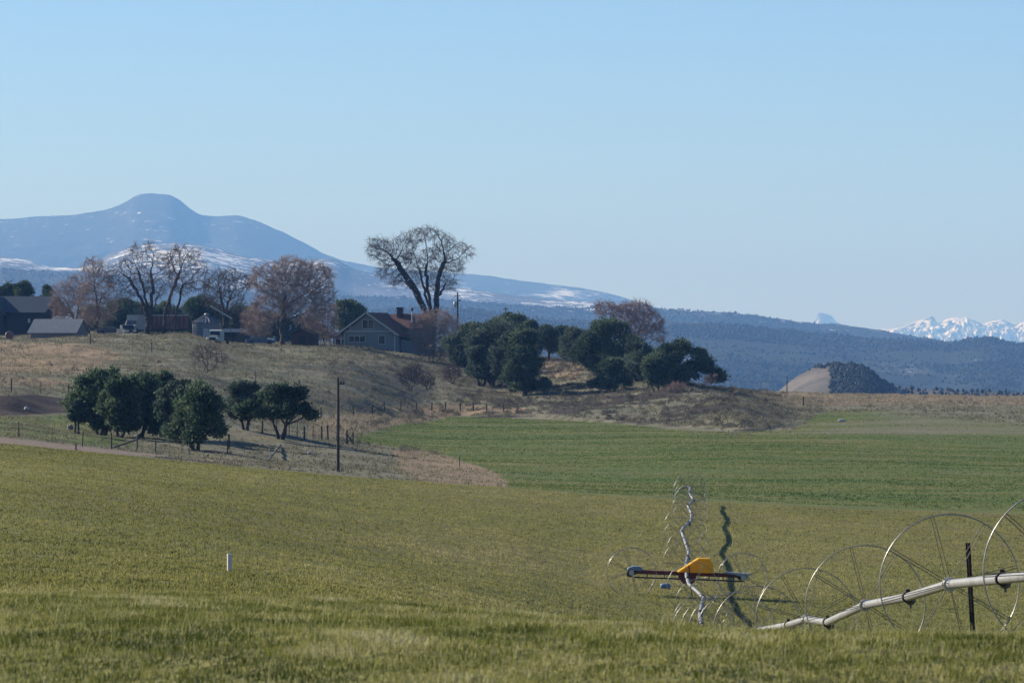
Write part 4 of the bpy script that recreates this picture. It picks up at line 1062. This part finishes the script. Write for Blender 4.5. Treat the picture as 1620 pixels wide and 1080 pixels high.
# T-post by the wheel line
tp = GP(1543, 67.5); tpo = empty('steel_post', tp, 0, 'dark steel fence post standing behind the nearest irrigation pipe', 'post')
kk = 67.5/F; ht = (540-858)*kk-tp.z; dx = -12*kk
mb = MB()
mb.slab((-.035,-.02,-.3),(.035,-.02,-.3),(.035+dx,-.02,ht),(-.035+dx,-.02,ht),-.014)
mb.slab((-.007,-.02,-.3),(.007,-.02,-.3),(.007+dx,-.02,ht),(-.007+dx,-.02,ht),.05)
mb.build('post_body', M['tpost'], tpo)
st = MB()
for q in range(14):
    t = (q+1)/15; st.cbox((dx*t,-.062+.0,ht*t),(.026,.016,.022))
st.build('stud', M['tpost'], tpo)
def single_post(px, py, h, d0, d1, label, r=.06, name='fence_post', mat='darkpost'):
    b = at(px, py, d0, d1)
    o = empty(name, b, 0, label, 'post')
    MB().tube([(0,0,-.2),(random.uniform(-.04,.04),0,h)], [r, r*.9], 8).build('post_body', M[mat], o)
    MB().lathe([(r*.95,0),(r*1.05,.01),(r*.9,.05),(r*.2,.07)],8,(0,0,h)).build('post_top', M[mat], o)
single_post(1271, 642, 1.3, 600, 760, 'lone post on the far field beyond the tip of the hill', .11)
single_post(727, 738, .75, 330, 400, 'lone thin post in the dry grass spit, left of the wheel line', .035)
single_post(404, 603, 1.15, 480, 640, 'lone grey post on the slope above the umbrella juniper', .07, mat='postwood')
single_post(143, 545, 1.3, 600, 700, 'lone post on the grass right of the tin roofed shed', .08)
single_post(240, 556, 1.2, 600, 700, 'lone post on the grass below the thick bare trunk', .07)
single_post(120, 714, .35, 292, 330, 'short dark stub post beside the dirt road', .05)
def fence(name, pts, h, d0, d1, label, r=.06, wires=(.35,.7,1.0), brace=(), mat='darkpost', thin=()):
    bs = [at(px, py, d0, d1) for px, py in pts]
    o = empty(name, bs[0], 0, label, 'fence', 'wire fences')
    tops = []
    for i, b in enumerate(bs):
        l = b-bs[0]; hh = h*random.uniform(.88, 1.1); rr = r*(.45 if i in thin else random.uniform(.85, 1.15))
        lx = random.uniform(-.06,.06)
        MB().tube([l+Vector((0,0,-.2)), l+Vector((lx,0,hh))], [rr, rr*.9], 7).build('post', M[mat], o)
        tops.append((l, hh, lx))
    w = MB()
    for f_ in wires:
        for (a, ha, xa), (c, hc, xc) in zip(tops[:-1], tops[1:]):
            w.tube([a+Vector((xa*f_,-.06,f_*h)), (a+c)/2+Vector((0,-.06,f_*h-.03)), c+Vector((xc*f_,-.06,f_*h))], .006, 4, False)
    w.build('wire', M['wire'], o)
    for i, j in brace:
        a = bs[i]-bs[0]; c = bs[j]-bs[0]
        MB().tube([a+Vector((0,.02,.05)), c+Vector((0,.02,h*.75))], r*.7, 6).build('brace', M[mat], o)
    return o
fence('wire_fence', [(-25,686),(30,691),(82,698),(130,706),(176,710),(246,716),(300,720),(360,718)], 1.0, 296, 345, 'wire fence on dark posts along the dirt road in front of the grove', .05, thin=(2,6))
fence('wire_fence', [(362,712),(415,686),(438,688),(457,690),(470,691),(482,696),(495,693),(509,696),(519,697),(532,698),(549,702),(558,703)], 1.2, 345, 420, 'wire fence below the umbrella juniper ending in a braced corner by the utility pole', .075, brace=((10,11),(11,10)), thin=(2,3,4,6,9))
fence('wire_fence', [(508,660),(541,657),(559,656),(589,653),(608,650),(634,649),(659,649),(683,649),(705,649),(728,650),(749,650),(770,651),(797,652),(818,653)], 1.15, 480, 640, 'long wire fence at the foot of the slope behind the green field', .09, brace=((3,4),(4,3)), thin=(1,))
fence('wire_fence', [(-20,618),(18,620),(64,622),(108,624)], 1.1, 420, 520, 'short wire fence above the dark shaded dirt bank at left', .07, thin=(0,2))
# fallen rail
fl = at(180, 709, 298, 345); f2 = at(232, 708, 298, 345)
o = empty('fallen_rail', fl, 0, 'grey fallen log rail propped against the roadside fence', 'log')
MB().tube([(0,-.1,.08),(f2.x-fl.x,-.1,.62)], [.075,.06], 8).build('log', M['postwood'], o)
MB().tube([(f2.x-fl.x-.02,-.1,-.1),(f2.x-fl.x+.02,-.1,.9)], [.06,.055], 8).build('stake', M['postwood'], o)
lp = at(424, 731, 296, 360); l2 = at(444, 709, 310, 380)
o = empty('fallen_pole', lp, 0, 'pale grey pole lying up the bank below the umbrella juniper', 'log')
q = l2-lp
MB().tube([(0,0,.12), (q.x,q.y,q.z+.3)], [.06,.075], 8).build('log', M['postwood'], o)
MB().tube([(q.x*.6,q.y*.6,q.z*.6+.2), (q.x*.6+.3,q.y*.6,q.z*.6+.45)], [.03,.02], 6).build('branch_stub', M['postwood'], o)

# rocks
def rock(px, py, d0, d1, s, mat, label):
    b = at(px, py, d0, d1); rg = np.random.default_rng(int(px*7+py))
    import bmesh
    bm = bmesh.new(); bmesh.ops.create_icosphere(bm, subdivisions=3, radius=1)
    ph = rg.uniform(0, 6, 6)
    for v in bm.verts:
        c = v.co; f_ = 1+.16*math.sin(c.x*3+ph[0])*math.sin(c.y*3+ph[1])+.10*math.sin(c.z*5+ph[2])*math.sin(c.x*6+ph[3])+.05*math.sin(c.y*11+ph[4])
        v.co = Vector((c.x*s[0]*f_, c.y*s[1]*f_, c.z*s[2]*f_))
    me = bpy.data.meshes.new('rock'); bm.to_mesh(me); bm.free(); me.materials.append(M[mat])
    for p_ in me.polygons: p_.use_smooth = True
    o = bpy.data.objects.new('rock', me); COL.objects.link(o); o.location = b+Vector((0,0,s[2]*.5))
    tag(o, label, 'rock', 'rocks lying on the ground')
rock(1332, 667, 540, 680, (.55,.3,.2), 'palerock', 'pale flat rock lying on the green field right of the hill tip')
rock(133, 663, 350, 410, (.28,.22,.2), 'palerock', 'white rock on the green bank left of the grove')
rock(42, 648, 390, 430, (.22,.2,.18), 'palerock', 'small pale rock on the dark shaded dirt bank')
rock(111, 679, 310, 400, (.22,.18,.28), 'rock', 'small dark grey rock on the grass left of the grove')
rock(490, 717, 330, 370, (.22,.15,.10), 'palerock', 'flat pale rock in the shade beside the umbrella juniper')

# ------------------------------------------------------------------ wheel line irrigation
def pipe_d(px, py, d0, d1, h=.93):
    ds = np.linspace(d0, d1, 900); g = 540-(ground((px-810)/F*ds, ds)+h)/ds*F
    return float(ds[np.argmin(np.abs(g-py))])
line = [(1690,903,53.5),(1585,915.5,59),(1502,923.5,64.8),(1436,944,70.3),(1369,956.5,76),(1309,984,82.3),(1276,979,88.7),(1247,988,95),(1199,997,101.5),
        (1180,1001,107),(1165,1000,113),(1146,998,125),(1128,997,138),(1112,993,150)]
for px, py, d0, d1 in [(1109,984,153,163),(1106.5,972,160,168),(1113,945,168,175),(1103,935,172,180),(1090,924,176,184),(1086,911,181,187),(1085.5,890,186,198),
        (1089.5,874,194,206),(1085,859,200,216),(1078,840,212,230),(1082,833,216,236),(1093,824,220,244),(1094,812,232,254),(1088,800,240,266),(1097,790,248,274),(1090,779,255,284),(1092,771,265,292)]:
    line.append((px, py, pipe_d(px, py, d0, d1)))
LP = [P(*q) for q in line]
ROOT = P(1100, 908, 185); ROOT.z = float(ground(ROOT.x, ROOT.y))
wl = empty('wheel_line', ROOT, 0, 'long wheel line irrigation pipe with spoked steel wheels and yellow covered mover', 'irrigation line')
loc = lambda v: Vector(v)-ROOT
MB().tube([loc(p) for p in LP], .0635, 14).build('pipe', M['alum'], wl)
# elbow at the far end
e = LP[-1]; MB().tube([loc(e), loc(e+Vector((-.25,.3,.05))), loc(e+Vector((-.62,.3,-.08))), loc(e+Vector((-.7,.3,-.3)))], .06, 8).build('end_elbow', M['alum'], wl)
# shared wheel parts
RW = .955
wh_rim = MB().ring(RW, .022, .009, 72)
def spokes():
    mb = MB()
    for q in range(8):
        a = 2*math.pi*q/8+.2
        for s in (-1, 1):
            mb.tube([(.07*math.cos(a+s*.25), s*.10, .07*math.sin(a+s*.25)), (RW*math.cos(a+s*.02), s*.008, RW*math.sin(a+s*.02))], .0058, 5, False)
    return mb
hubm = MB()
for y0 in (-.11, .09):
    hubm.tube([(0,y0,0),(0,y0+.02,0)], .095, 16)
hubm.tube([(0,-.12,0),(0,.12,0)], .074, 14)
for q in range(4):
    a = q*math.pi/2+.4; hubm.box(.07*math.cos(a)-.016,.07*math.cos(a)+.016,-.12,.12,.07*math.sin(a)-.016,.07*math.sin(a)+.016)
w0 = wh_rim.build('wheel', M['rim'], wl)
spokes().build('spokes', M['spoke'], w0); hubm.build('hub', M['hub'], w0)
first = True
def put_wheel(p, yaw=0.0, spin=0.0, sc=1.0):
    global first
    if first: w_ = w0; first = False
    else: w_ = copy_tree(w0, wl)
    w_.location = loc(p); w_.rotation_euler = (0, spin, yaw); w_.scale = (sc,)*3
    return w_
# cumulative length, a wheel about every 12 m
def along(dq):
    for a, b in zip(LP[:-1], LP[1:]):
        if a.y <= dq <= b.y:
            t = (dq-a.y)/(b.y-a.y); return a.lerp(b, t)
    return LP[-1]
wd = [53.5, 64.8, 76, 88.7, 101.5, 113, 125, 138, 150, 160, 169, 177.5, 193, 203, 214, 226, 238, 249, 260, 270, 277, LP[-1].y-.3]
for i, dq in enumerate(wd):
    p = along(dq); put_wheel(p, random.uniform(-.06, .06), random.uniform(0, .78))
    gz = float(ground(p.x, p.y)); print('WHEEL d=%.1f gap=%.2f' % (p.y, p.z-gz-RW))
cp0 = None
for dq in [59, 70.3, 82.3, 95, 107, 119, 131, 144, 155, 165, 173, 181, 198, 208, 220, 232, 244, 254, 265, 274]:
    p = along(dq)
    if cp0 is None:
        mb = MB().tube([(0,-.05,0),(0,.05,0)], .088, 14).box(-.03,.03,-.06,.06,.07,.12)
        cp0 = mb.build('coupler', M['black'], wl)
        MB().lathe([(.02,-.075),(.055,-.06),(.078,-.02),(.078,.02),(.055,.06),(.02,.075)], 14, (.05,.10,-.05)).tube([(.05,.10,-.1),(.05,.10,-.17)], .02, 8).build('sprinkler_head', M['sprink'], cp0)
        c = cp0
    else: c = copy_tree(cp0, wl)
    c.location = loc(p)
# power mover
k = 185/F
def mv(px, py, y=0.0): return loc(P(px, py, 185)+Vector((0, y, 0)))
def mbox(mb, a, b, w, y0, y1):
    """bar between two photo points, vertical thickness w (m)"""
    p, q = mv(*a), mv(*b)
    mb.add([(p.x,y0,p.z-w/2),(q.x,y0,q.z-w/2),(q.x,y1,q.z-w/2),(p.x,y1,p.z-w/2),(p.x,y0,p.z+w/2),(q.x,y0,q.z+w/2),(q.x,y1,q.z+w/2),(p.x,y1,p.z+w/2)],
           [(0,3,2,1),(4,5,6,7),(0,1,5,4),(1,2,6,5),(2,3,7,6),(3,0,4,7)])
mb = MB(); mbox(mb, (997,903.5), (1180,910.5), .15, -.16, .16); beam = mb.build('mover_beam', M['redpaint'], wl)
mb = MB(); mbox(mb, (1003,912.5), (1176,919), .045, -.14, -.09); mbox(mb, (1003,912.5), (1176,919), .045, .09, .14)
for x in (1023, 1050, 1121, 1143, 1160):
    yy = 903.5+(x-997)*.0383; mbox(mb, (x,yy+5), (x+1.4,yy+5.1), .2, -.13, -.10)
mb.build('truss_rod', M['tpost'], wl)
def mpoly(pts): return [(mv(x,y).x, mv(x,y).z) for x, y in pts]
cov = MB().extr(mpoly([(1072,904),(1105,883),(1122,883.3),(1128,891),(1128,905.5)])[::-1], -.42, .42)
cv = cov.build('engine_cover', M['yellow'], wl)
rim_ = MB(); rim_.extr(mpoly([(1071.5,903.5),(1104.6,882.2),(1122.6,882.6),(1122.4,884.4),(1105.3,884.0),(1073,904.8)])[::-1], -.45, .45)
rim_.build('cover_edge', M['yellow'], cv)
gp_ = MB().extr(mpoly([(1073,906),(1101,907),(1101,917),(1091,926),(1081,922),(1073,913)])[::-1], -.22, -.12)
gp_.build('gear_plate', M['redpaint'], wl)
MB().tube([mv(1089,893,-.48), mv(1095,950,-.48)], .022, 6).build('drain_rod', M['tpost'], wl)
en = MB(); en.extr(mpoly([(992,901),(994,897.5),(1001,895),(1012,895),(1017,899.5),(1015,902)])[::-1], -.3, .3)
en.build('chain_guard', M['bluegrey'], wl)
g_ = MB()
for x, y, r in ((996,907,.13),(1003,904.5,.10),(1171,912,.12),(1178,910.5,.09)):
    p = mv(x, y); g_.tube([(p.x,-.2,p.z),(p.x,.2,p.z)], r, 16)
g_.build('sprocket', M['tpost'], wl)
mb = MB(); mbox(mb, (1147,905.3), (1187,908), .07, -.28, .28); mbox(mb, (1163,907.5), (1185,913), .06, -.26, .26); mb.build('chain_guard', M['galv'], wl)
for x, y in ((999,905),(1175,913)):
    for yo in (-.35, .35):
        put_wheel(P(x, y, 185)+Vector((0, yo, 0)), 0, random.uniform(0,.7), 1.005)
# pale blue jug on the grass under the mover
jb = at(1053, 931, 186, 205); jk = jb.y/F
jo = empty('plastic_jug', jb, R(6), 'pale blue plastic drum lying on the grass below the mover beam', 'drum')
MB().tube([(-8*jk,0,.11),(-7.4*jk,0,.11),(6*jk,0,.11),(7.5*jk,0,.11)], [.07,.11,.11,.06], 14).build('drum_body', M['paleblue'], jo)
MB().tube([(7.4*jk,0,.12),(8.6*jk,0,.12)], .035, 10).build('lid', M['white'], jo)

# ------------------------------------------------------------------ grass and scrub (uncountable)
def grass_mat(name, stops, rough=.8):
    m, nt, b = new_mat(name)
    nt.links.new(ramp(nt, attr(nt, 'v'), stops), b.inputs['Base Color'])
    b.inputs['Roughness'].default_value = rough; b.inputs['Specular IOR Level'].default_value = .15
    tr = N(nt, 'ShaderNodeBsdfTranslucent'); nt.links.new(ramp(nt, attr(nt, 'v'), stops), tr.inputs[0])
    ms = N(nt, 'ShaderNodeMixShader'); ms.inputs[0].default_value = .3
    out = [n for n in nt.nodes if n.type == 'OUTPUT_MATERIAL'][0]
    nt.links.new(b.outputs[0], ms.inputs[1]); nt.links.new(tr.outputs[0], ms.inputs[2]); nt.links.new(ms.outputs[0], out.inputs[0])
    return m
def blades(name, x, y, h, w, lean, v, m, az=None, bend=.5):
    n = len(x); z = ground(x, y); a = rng.uniform(0, 6.283, n) if az is None else az
    la = rng.uniform(0, 6.283, n)
    wx, wy = np.cos(a)*w/2, np.sin(a)*w/2
    lx, ly = np.cos(la)*lean*h+.12*h, np.sin(la)*lean*h
    V = np.zeros((n, 5, 3))
    V[:,0] = np.stack([x-wx, y-wy, z-.01], 1); V[:,1] = np.stack([x+wx, y+wy, z-.01], 1)
    V[:,2] = np.stack([x+wx*.8+lx*.35, y+wy*.8+ly*.35, z+h*.6], 1); V[:,3] = np.stack([x-wx*.8+lx*.35, y-wy*.8+ly*.35, z+h*.6], 1)
    V[:,4] = np.stack([x+lx, y+ly, z+h*(1-.25*lean)], 1)
    b = (np.arange(n)*5)[:,None]
    f = np.concatenate([b+np.array([[0,1,2,3]]), b+np.array([[3,2,4]])], 1).ravel()
    cnt = np.tile(np.array([4,3]), n)
    return tag(np_mesh(name, V.reshape(-1,3), f, cnt, m, attrs={'v': np.repeat(np.clip(v,0,1), 5)}), kind='stuff')
def sample(n, px0, px1, d0, d1, p=1.0):
    """points with density per ground area falling off as d^-p"""
    e = 2-p
    d = (rng.uniform(0, 1, n)*(d1**e-d0**e)+d0**e)**(1/e); px = rng.uniform(px0, px1, n)
    return (px-810)/F*d, d, px
# foreground turf
n = 420000
x, y, px = sample(n, -260, 1880, 17.5, 64, .6)
patch = fbm(x/.9, y/2.2, 101, 3); tuft = fbm(x/.16, y/.3, 105, 2)
k_ = rng.uniform(0, 1, n) < np.clip(.72+1.3*tuft, .12, 1); x, y, patch, tuft = x[k_], y[k_], patch[k_], tuft[k_]; n = len(x)
mid = fbm(x/.35, y/.8, 108, 3); h = rng.uniform(.020, .046, n)*(1+.9*np.clip(tuft+.1, 0, 1)+.5*patch)
v = .47+.62*patch+.55*mid+.17*rng.normal(0, 1, n)+.06*sstep(28, 40, y)
M['turf'] = grass_mat('foreground_grass', [(0,(.042,.062,.010)),(.3,(.106,.126,.021)),(.55,(.200,.204,.043)),(.75,(.31,.29,.098)),(1,(.44,.41,.22))])
blades('foreground_grass', x, y, h, rng.uniform(.003,.007,n), rng.uniform(.25,1.15,n), v, M['turf'])
n = 2600
x, y, px = sample(n, -260, 1880, 18, 60, .6)
blades('tall_grass_stalks', x, y, rng.uniform(.08,.19,n), rng.uniform(.003,.006,n), rng.uniform(.1,.6,n), rng.uniform(.6,1,n), M['turf'])
# near field turf tufts
nt_ = 260000
x, y, px = sample(nt_, -200, 1820, 55, 293, .75)
j = np.clip(((px+900)/6).astype(int), 0, len(gpx)-1); ok = y < d8[j]-.3
cl = fbm(x/1.1, y/2.0, 111, 3); ok &= rng.uniform(0,1,nt_) < np.clip(.80+.9*cl, .3, 1)
x, y, cl = x[ok], y[ok], cl[ok]; n = len(x); rep = 4
xx = np.repeat(x, rep)+rng.normal(0,.045,n*rep); yy = np.repeat(y, rep)+rng.normal(0,.06,n*rep)
bigp = fbm(xx/14, yy/22, 115, 3)
v = .52+.25*np.repeat(cl, rep)+.30*bigp+np.repeat(np.where(rng.uniform(0,1,n) < .12, -.45, .05), rep)+rng.normal(0,.15,n*rep)
M['field_turf'] = grass_mat('field_grass', [(0,(0.051,0.058,0.014)),(.3,(0.140,0.147,0.034)),(.55,(0.260,0.250,0.061)),(.78,(0.359,0.321,0.114)),(1,(0.470,0.419,0.227))])
blades('field_grass', xx, yy, rng.uniform(.03,.085,n*rep)*np.repeat(rng.uniform(.6,1.4,n),rep), rng.uniform(.012,.032,n*rep), rng.uniform(.1,.8,n*rep), v, M['field_turf'])
# dry bunch grass on the slope and spit
cell = (farm & (GY < 800) & ((hillw > .4) | (GPX < 800) | ((GPX < 1300) & (GY > d11[None, :]+.6))) | (spit & farm) | (farm & (GPX > 1130) & (GY < 870) & (rng.uniform(0, 1, GPX.shape) < .45))) & ((z_green+.9*fbm(GX/7, GY/12, 58, 3) < .5) | lawn) & ~(green & (GPY > gcurve[None, :]+7)) & (z_road < .25) & (bankdark < .3) & (GPX > -200) & (GPX < 1800)
ci, cj = np.nonzero(cell[:-1,:-1])
area = (gd[ci+1]-gd[ci])*6/F*gd[ci]; pr_ = area/area.sum()
nn = 130000
q = rng.choice(len(ci), nn, p=pr_); i0 = ci[q]; j0 = cj[q]
y = gd[i0]+rng.uniform(0,1,nn)*(gd[i0+1]-gd[i0]); px = gpx[j0]+rng.uniform(0,6,nn); x = (px-810)/F*y
cl = fbm(x/5, y/8, 121, 4); keep = rng.uniform(0,1,nn) < np.clip(.55+1.6*cl, .05, 1)
x, y, cl, tz = x[keep], y[keep], cl[keep], tan[i0[keep], j0[keep]]; n = len(x); rep = 5
xx = np.repeat(x, rep)+rng.normal(0,.11,n*rep); yy = np.repeat(y, rep)+rng.normal(0,.11,n*rep)
v = .42+.25*np.repeat(cl, rep)+.33*np.repeat(tz, rep)+rng.normal(0,.15,n*rep)
M['bunch'] = grass_mat('dry_bunch_grass', [(0,(0.038,0.038,0.025)),(.3,(0.102,0.098,0.060)),(.55,(0.187,0.170,0.111)),(.8,(0.264,0.225,0.145)),(1,(0.357,0.306,0.212))])
blades('dry_grass', xx, yy, np.where(yy < 430, .55, 1.0)*rng.uniform(.10,.34,n*rep)*np.repeat(rng.uniform(.5,1.3,n),rep), rng.uniform(.03,.075,n*rep), rng.uniform(.1,.7,n*rep), v, M['bunch'])
# short crop leaves over the green valley field
nc_ = 210000
x, y, px = sample(nc_, 545, 1760, 296, 680, .6)
jj = np.clip(((px+900)/6).astype(int), 0, len(gpx)-1); ii = np.clip(np.searchsorted(gd, y)-1, 0, len(gd)-1)
ok = rng.uniform(.25, 1, nc_) < z_green[ii, jj]; x, y = x[ok], y[ok]; n = len(x); rep = 2
st_ = .55*fbm(x/24, y/7, 131, 4)+.45*fbm(x/5, y/3, 133, 3)
xx = np.repeat(x, rep)+rng.normal(0,.10,n*rep); yy = np.repeat(y, rep)+rng.normal(0,.10,n*rep)
M['crop'] = grass_mat('valley_crop', [(0,(.030,.060,.012)),(.3,(.065,.120,.022)),(.55,(.115,.160,.034)),(.78,(.20,.19,.07)),(1,(.30,.26,.13))])
blades('crop_grass', xx, yy, rng.uniform(.025,.075,n*rep), rng.uniform(.04,.11,n*rep), rng.uniform(.1,.8,n*rep), .55+1.0*np.repeat(st_, rep)+.16*np.clip((xx/yy*F+810-1150)/300, 0, 1)*np.clip((yy-380)/120, 0, 1)+rng.normal(0,.15,n*rep), M['crop'])
# sagebrush: low scrub over the slope
ns = 4200
pxc = gpx[cj]; dens = area*(z_green[ci,cj] < .2)*(.12+3.6*np.clip((pxc-480)/300,0,1)*np.clip((1260-pxc)/120,0,1)+.9*np.exp(-((pxc-760)/130)**2))*(gd[ci] > 400)
q = rng.choice(len(ci), ns, p=dens/dens.sum()); i0 = ci[q]; j0 = cj[q]
y = gd[i0]+rng.uniform(0,1,ns)*(gd[i0+1]-gd[i0]); x = (gpx[j0]+rng.uniform(0,6,ns)-810)/F*y
hh = rng.uniform(.2,.62,ns); rep = 120
u = rng.normal(0,1,(ns,rep,3)); u /= np.linalg.norm(u,axis=2,keepdims=True); u[:,:,2] = np.abs(u[:,:,2]); u *= rng.uniform(.25,1,(ns,rep,1))**.5
cx = x[:,None]+u[:,:,0]*hh[:,None]*.85; cy = y[:,None]+u[:,:,1]*hh[:,None]*.85; cz = ground(x,y)[:,None]+u[:,:,2]*hh[:,None]
C = np.stack([cx,cy,cz],2).reshape(-1,3); m_ = len(C); s = np.repeat(hh,rep)*rng.uniform(.08,.2,m_)
t1 = rng.normal(0,1,(m_,3)); t1 /= np.linalg.norm(t1,axis=1,keepdims=True); t2 = rng.normal(0,1,(m_,3))+np.array([0,0,.8]); t2 /= np.linalg.norm(t2,axis=1,keepdims=True)
V = np.stack([C-t1*s[:,None]*.5, C+t1*s[:,None]*.5, C+t2*s[:,None]*1.3],1).reshape(-1,3)
M['sage'] = grass_mat('sagebrush', [(0,(.030,.028,.024)),(.4,(.075,.07,.055)),(.7,(.14,.13,.10)),(1,(.21,.18,.135))])
tag(np_mesh('sagebrush', V, np.arange(m_*3), np.full(m_,3), M['sage'], attrs={'v': np.clip(np.repeat(np.repeat(rng.uniform(.1,.8,ns),rep)+rng.normal(0,.15,m_),3),0,1)}), kind='stuff')

# ------------------------------------------------------------------ air
hz = MB().box(-9800, 9800, -400, 41500, ZF-40, 760)
m = bpy.data.materials.new('haze_air'); m.use_nodes = True; nt = m.node_tree; nt.nodes.clear()
out = nt.nodes.new('ShaderNodeOutputMaterial'); pv = nt.nodes.new('ShaderNodeVolumePrincipled')
HAZE_D, HAZE_C = 7.4e-5, (.20, .45, .97)
pv.inputs['Color'].default_value = (*HAZE_C, 1); pv.inputs['Density'].default_value = HAZE_D
pv.inputs['Absorption Color'].default_value = (.60, .537, 0, 1); pv.inputs['Anisotropy'].default_value = 0.0
nt.links.new(pv.outputs[0], out.inputs['Volume'])
ho = hz.build('haze', m); tag(ho, kind='stuff')

# ------------------------------------------------------------------ light, sky, camera
EL, AZ = 25.5, 31.0                       # sun 25.5 deg high, left and 30 deg behind the scene
sd = Vector((-math.cos(R(EL))*math.cos(R(AZ)), math.cos(R(EL))*math.sin(R(AZ)), math.sin(R(EL))))
sl = bpy.data.lights.new('sun', 'SUN'); sl.energy = 5.0; sl.angle = R(.53); sl.color = (1, .94, .84)
so = bpy.data.objects.new('sun', sl); so.rotation_euler = sd.to_track_quat('Z', 'Y').to_euler(); so.location = (-50, 100, 80); COL.objects.link(so)
W = bpy.data.worlds.new('World'); S.world = W; W.use_nodes = True
nt = W.node_tree; bgn = nt.nodes['Background']
sky = nt.nodes.new('ShaderNodeTexSky'); sky.sky_type = 'NISHITA'; sky.sun_disc = False
sky.sun_elevation = R(EL); sky.sun_rotation = R(-(90-AZ)); sky.altitude = 2200; sky.air_density = 1.0; sky.dust_density = .35; sky.ozone_density = 2.5
tint = nt.nodes.new('ShaderNodeMix'); tint.data_type = 'RGBA'; tint.blend_type = 'MULTIPLY'; tint.inputs[0].default_value = 1.0
nt.links.new(sky.outputs[0], tint.inputs[6]); tint.inputs[7].default_value = (.65, .78, .99, 1)
nt.links.new(tint.outputs[2], bgn.inputs[0]); bgn.inputs[1].default_value = .075
cam = bpy.data.cameras.new('camera'); cam.sensor_width = 36; cam.lens = 36*F/1620; cam.clip_start = .5; cam.clip_end = 120000
cam.dof.use_dof = True; cam.dof.focus_distance = 330; cam.dof.aperture_fstop = 14
co = bpy.data.objects.new('camera', cam); co.location = (0,0,0); co.rotation_euler = (R(90),0,0); COL.objects.link(co); S.camera = co
S.view_settings.view_transform = 'Standard'; S.view_settings.look = 'None'; S.view_settings.exposure = 0.85; S.view_settings.gamma = 1.0
S.cycles.use_denoising = True
S.cycles.max_bounces = 5; S.cycles.diffuse_bounces = 3; S.cycles.glossy_bounces = 2; S.cycles.transmission_bounces = 3; S.cycles.volume_bounces = 0; S.cycles.transparent_max_bounces = 8
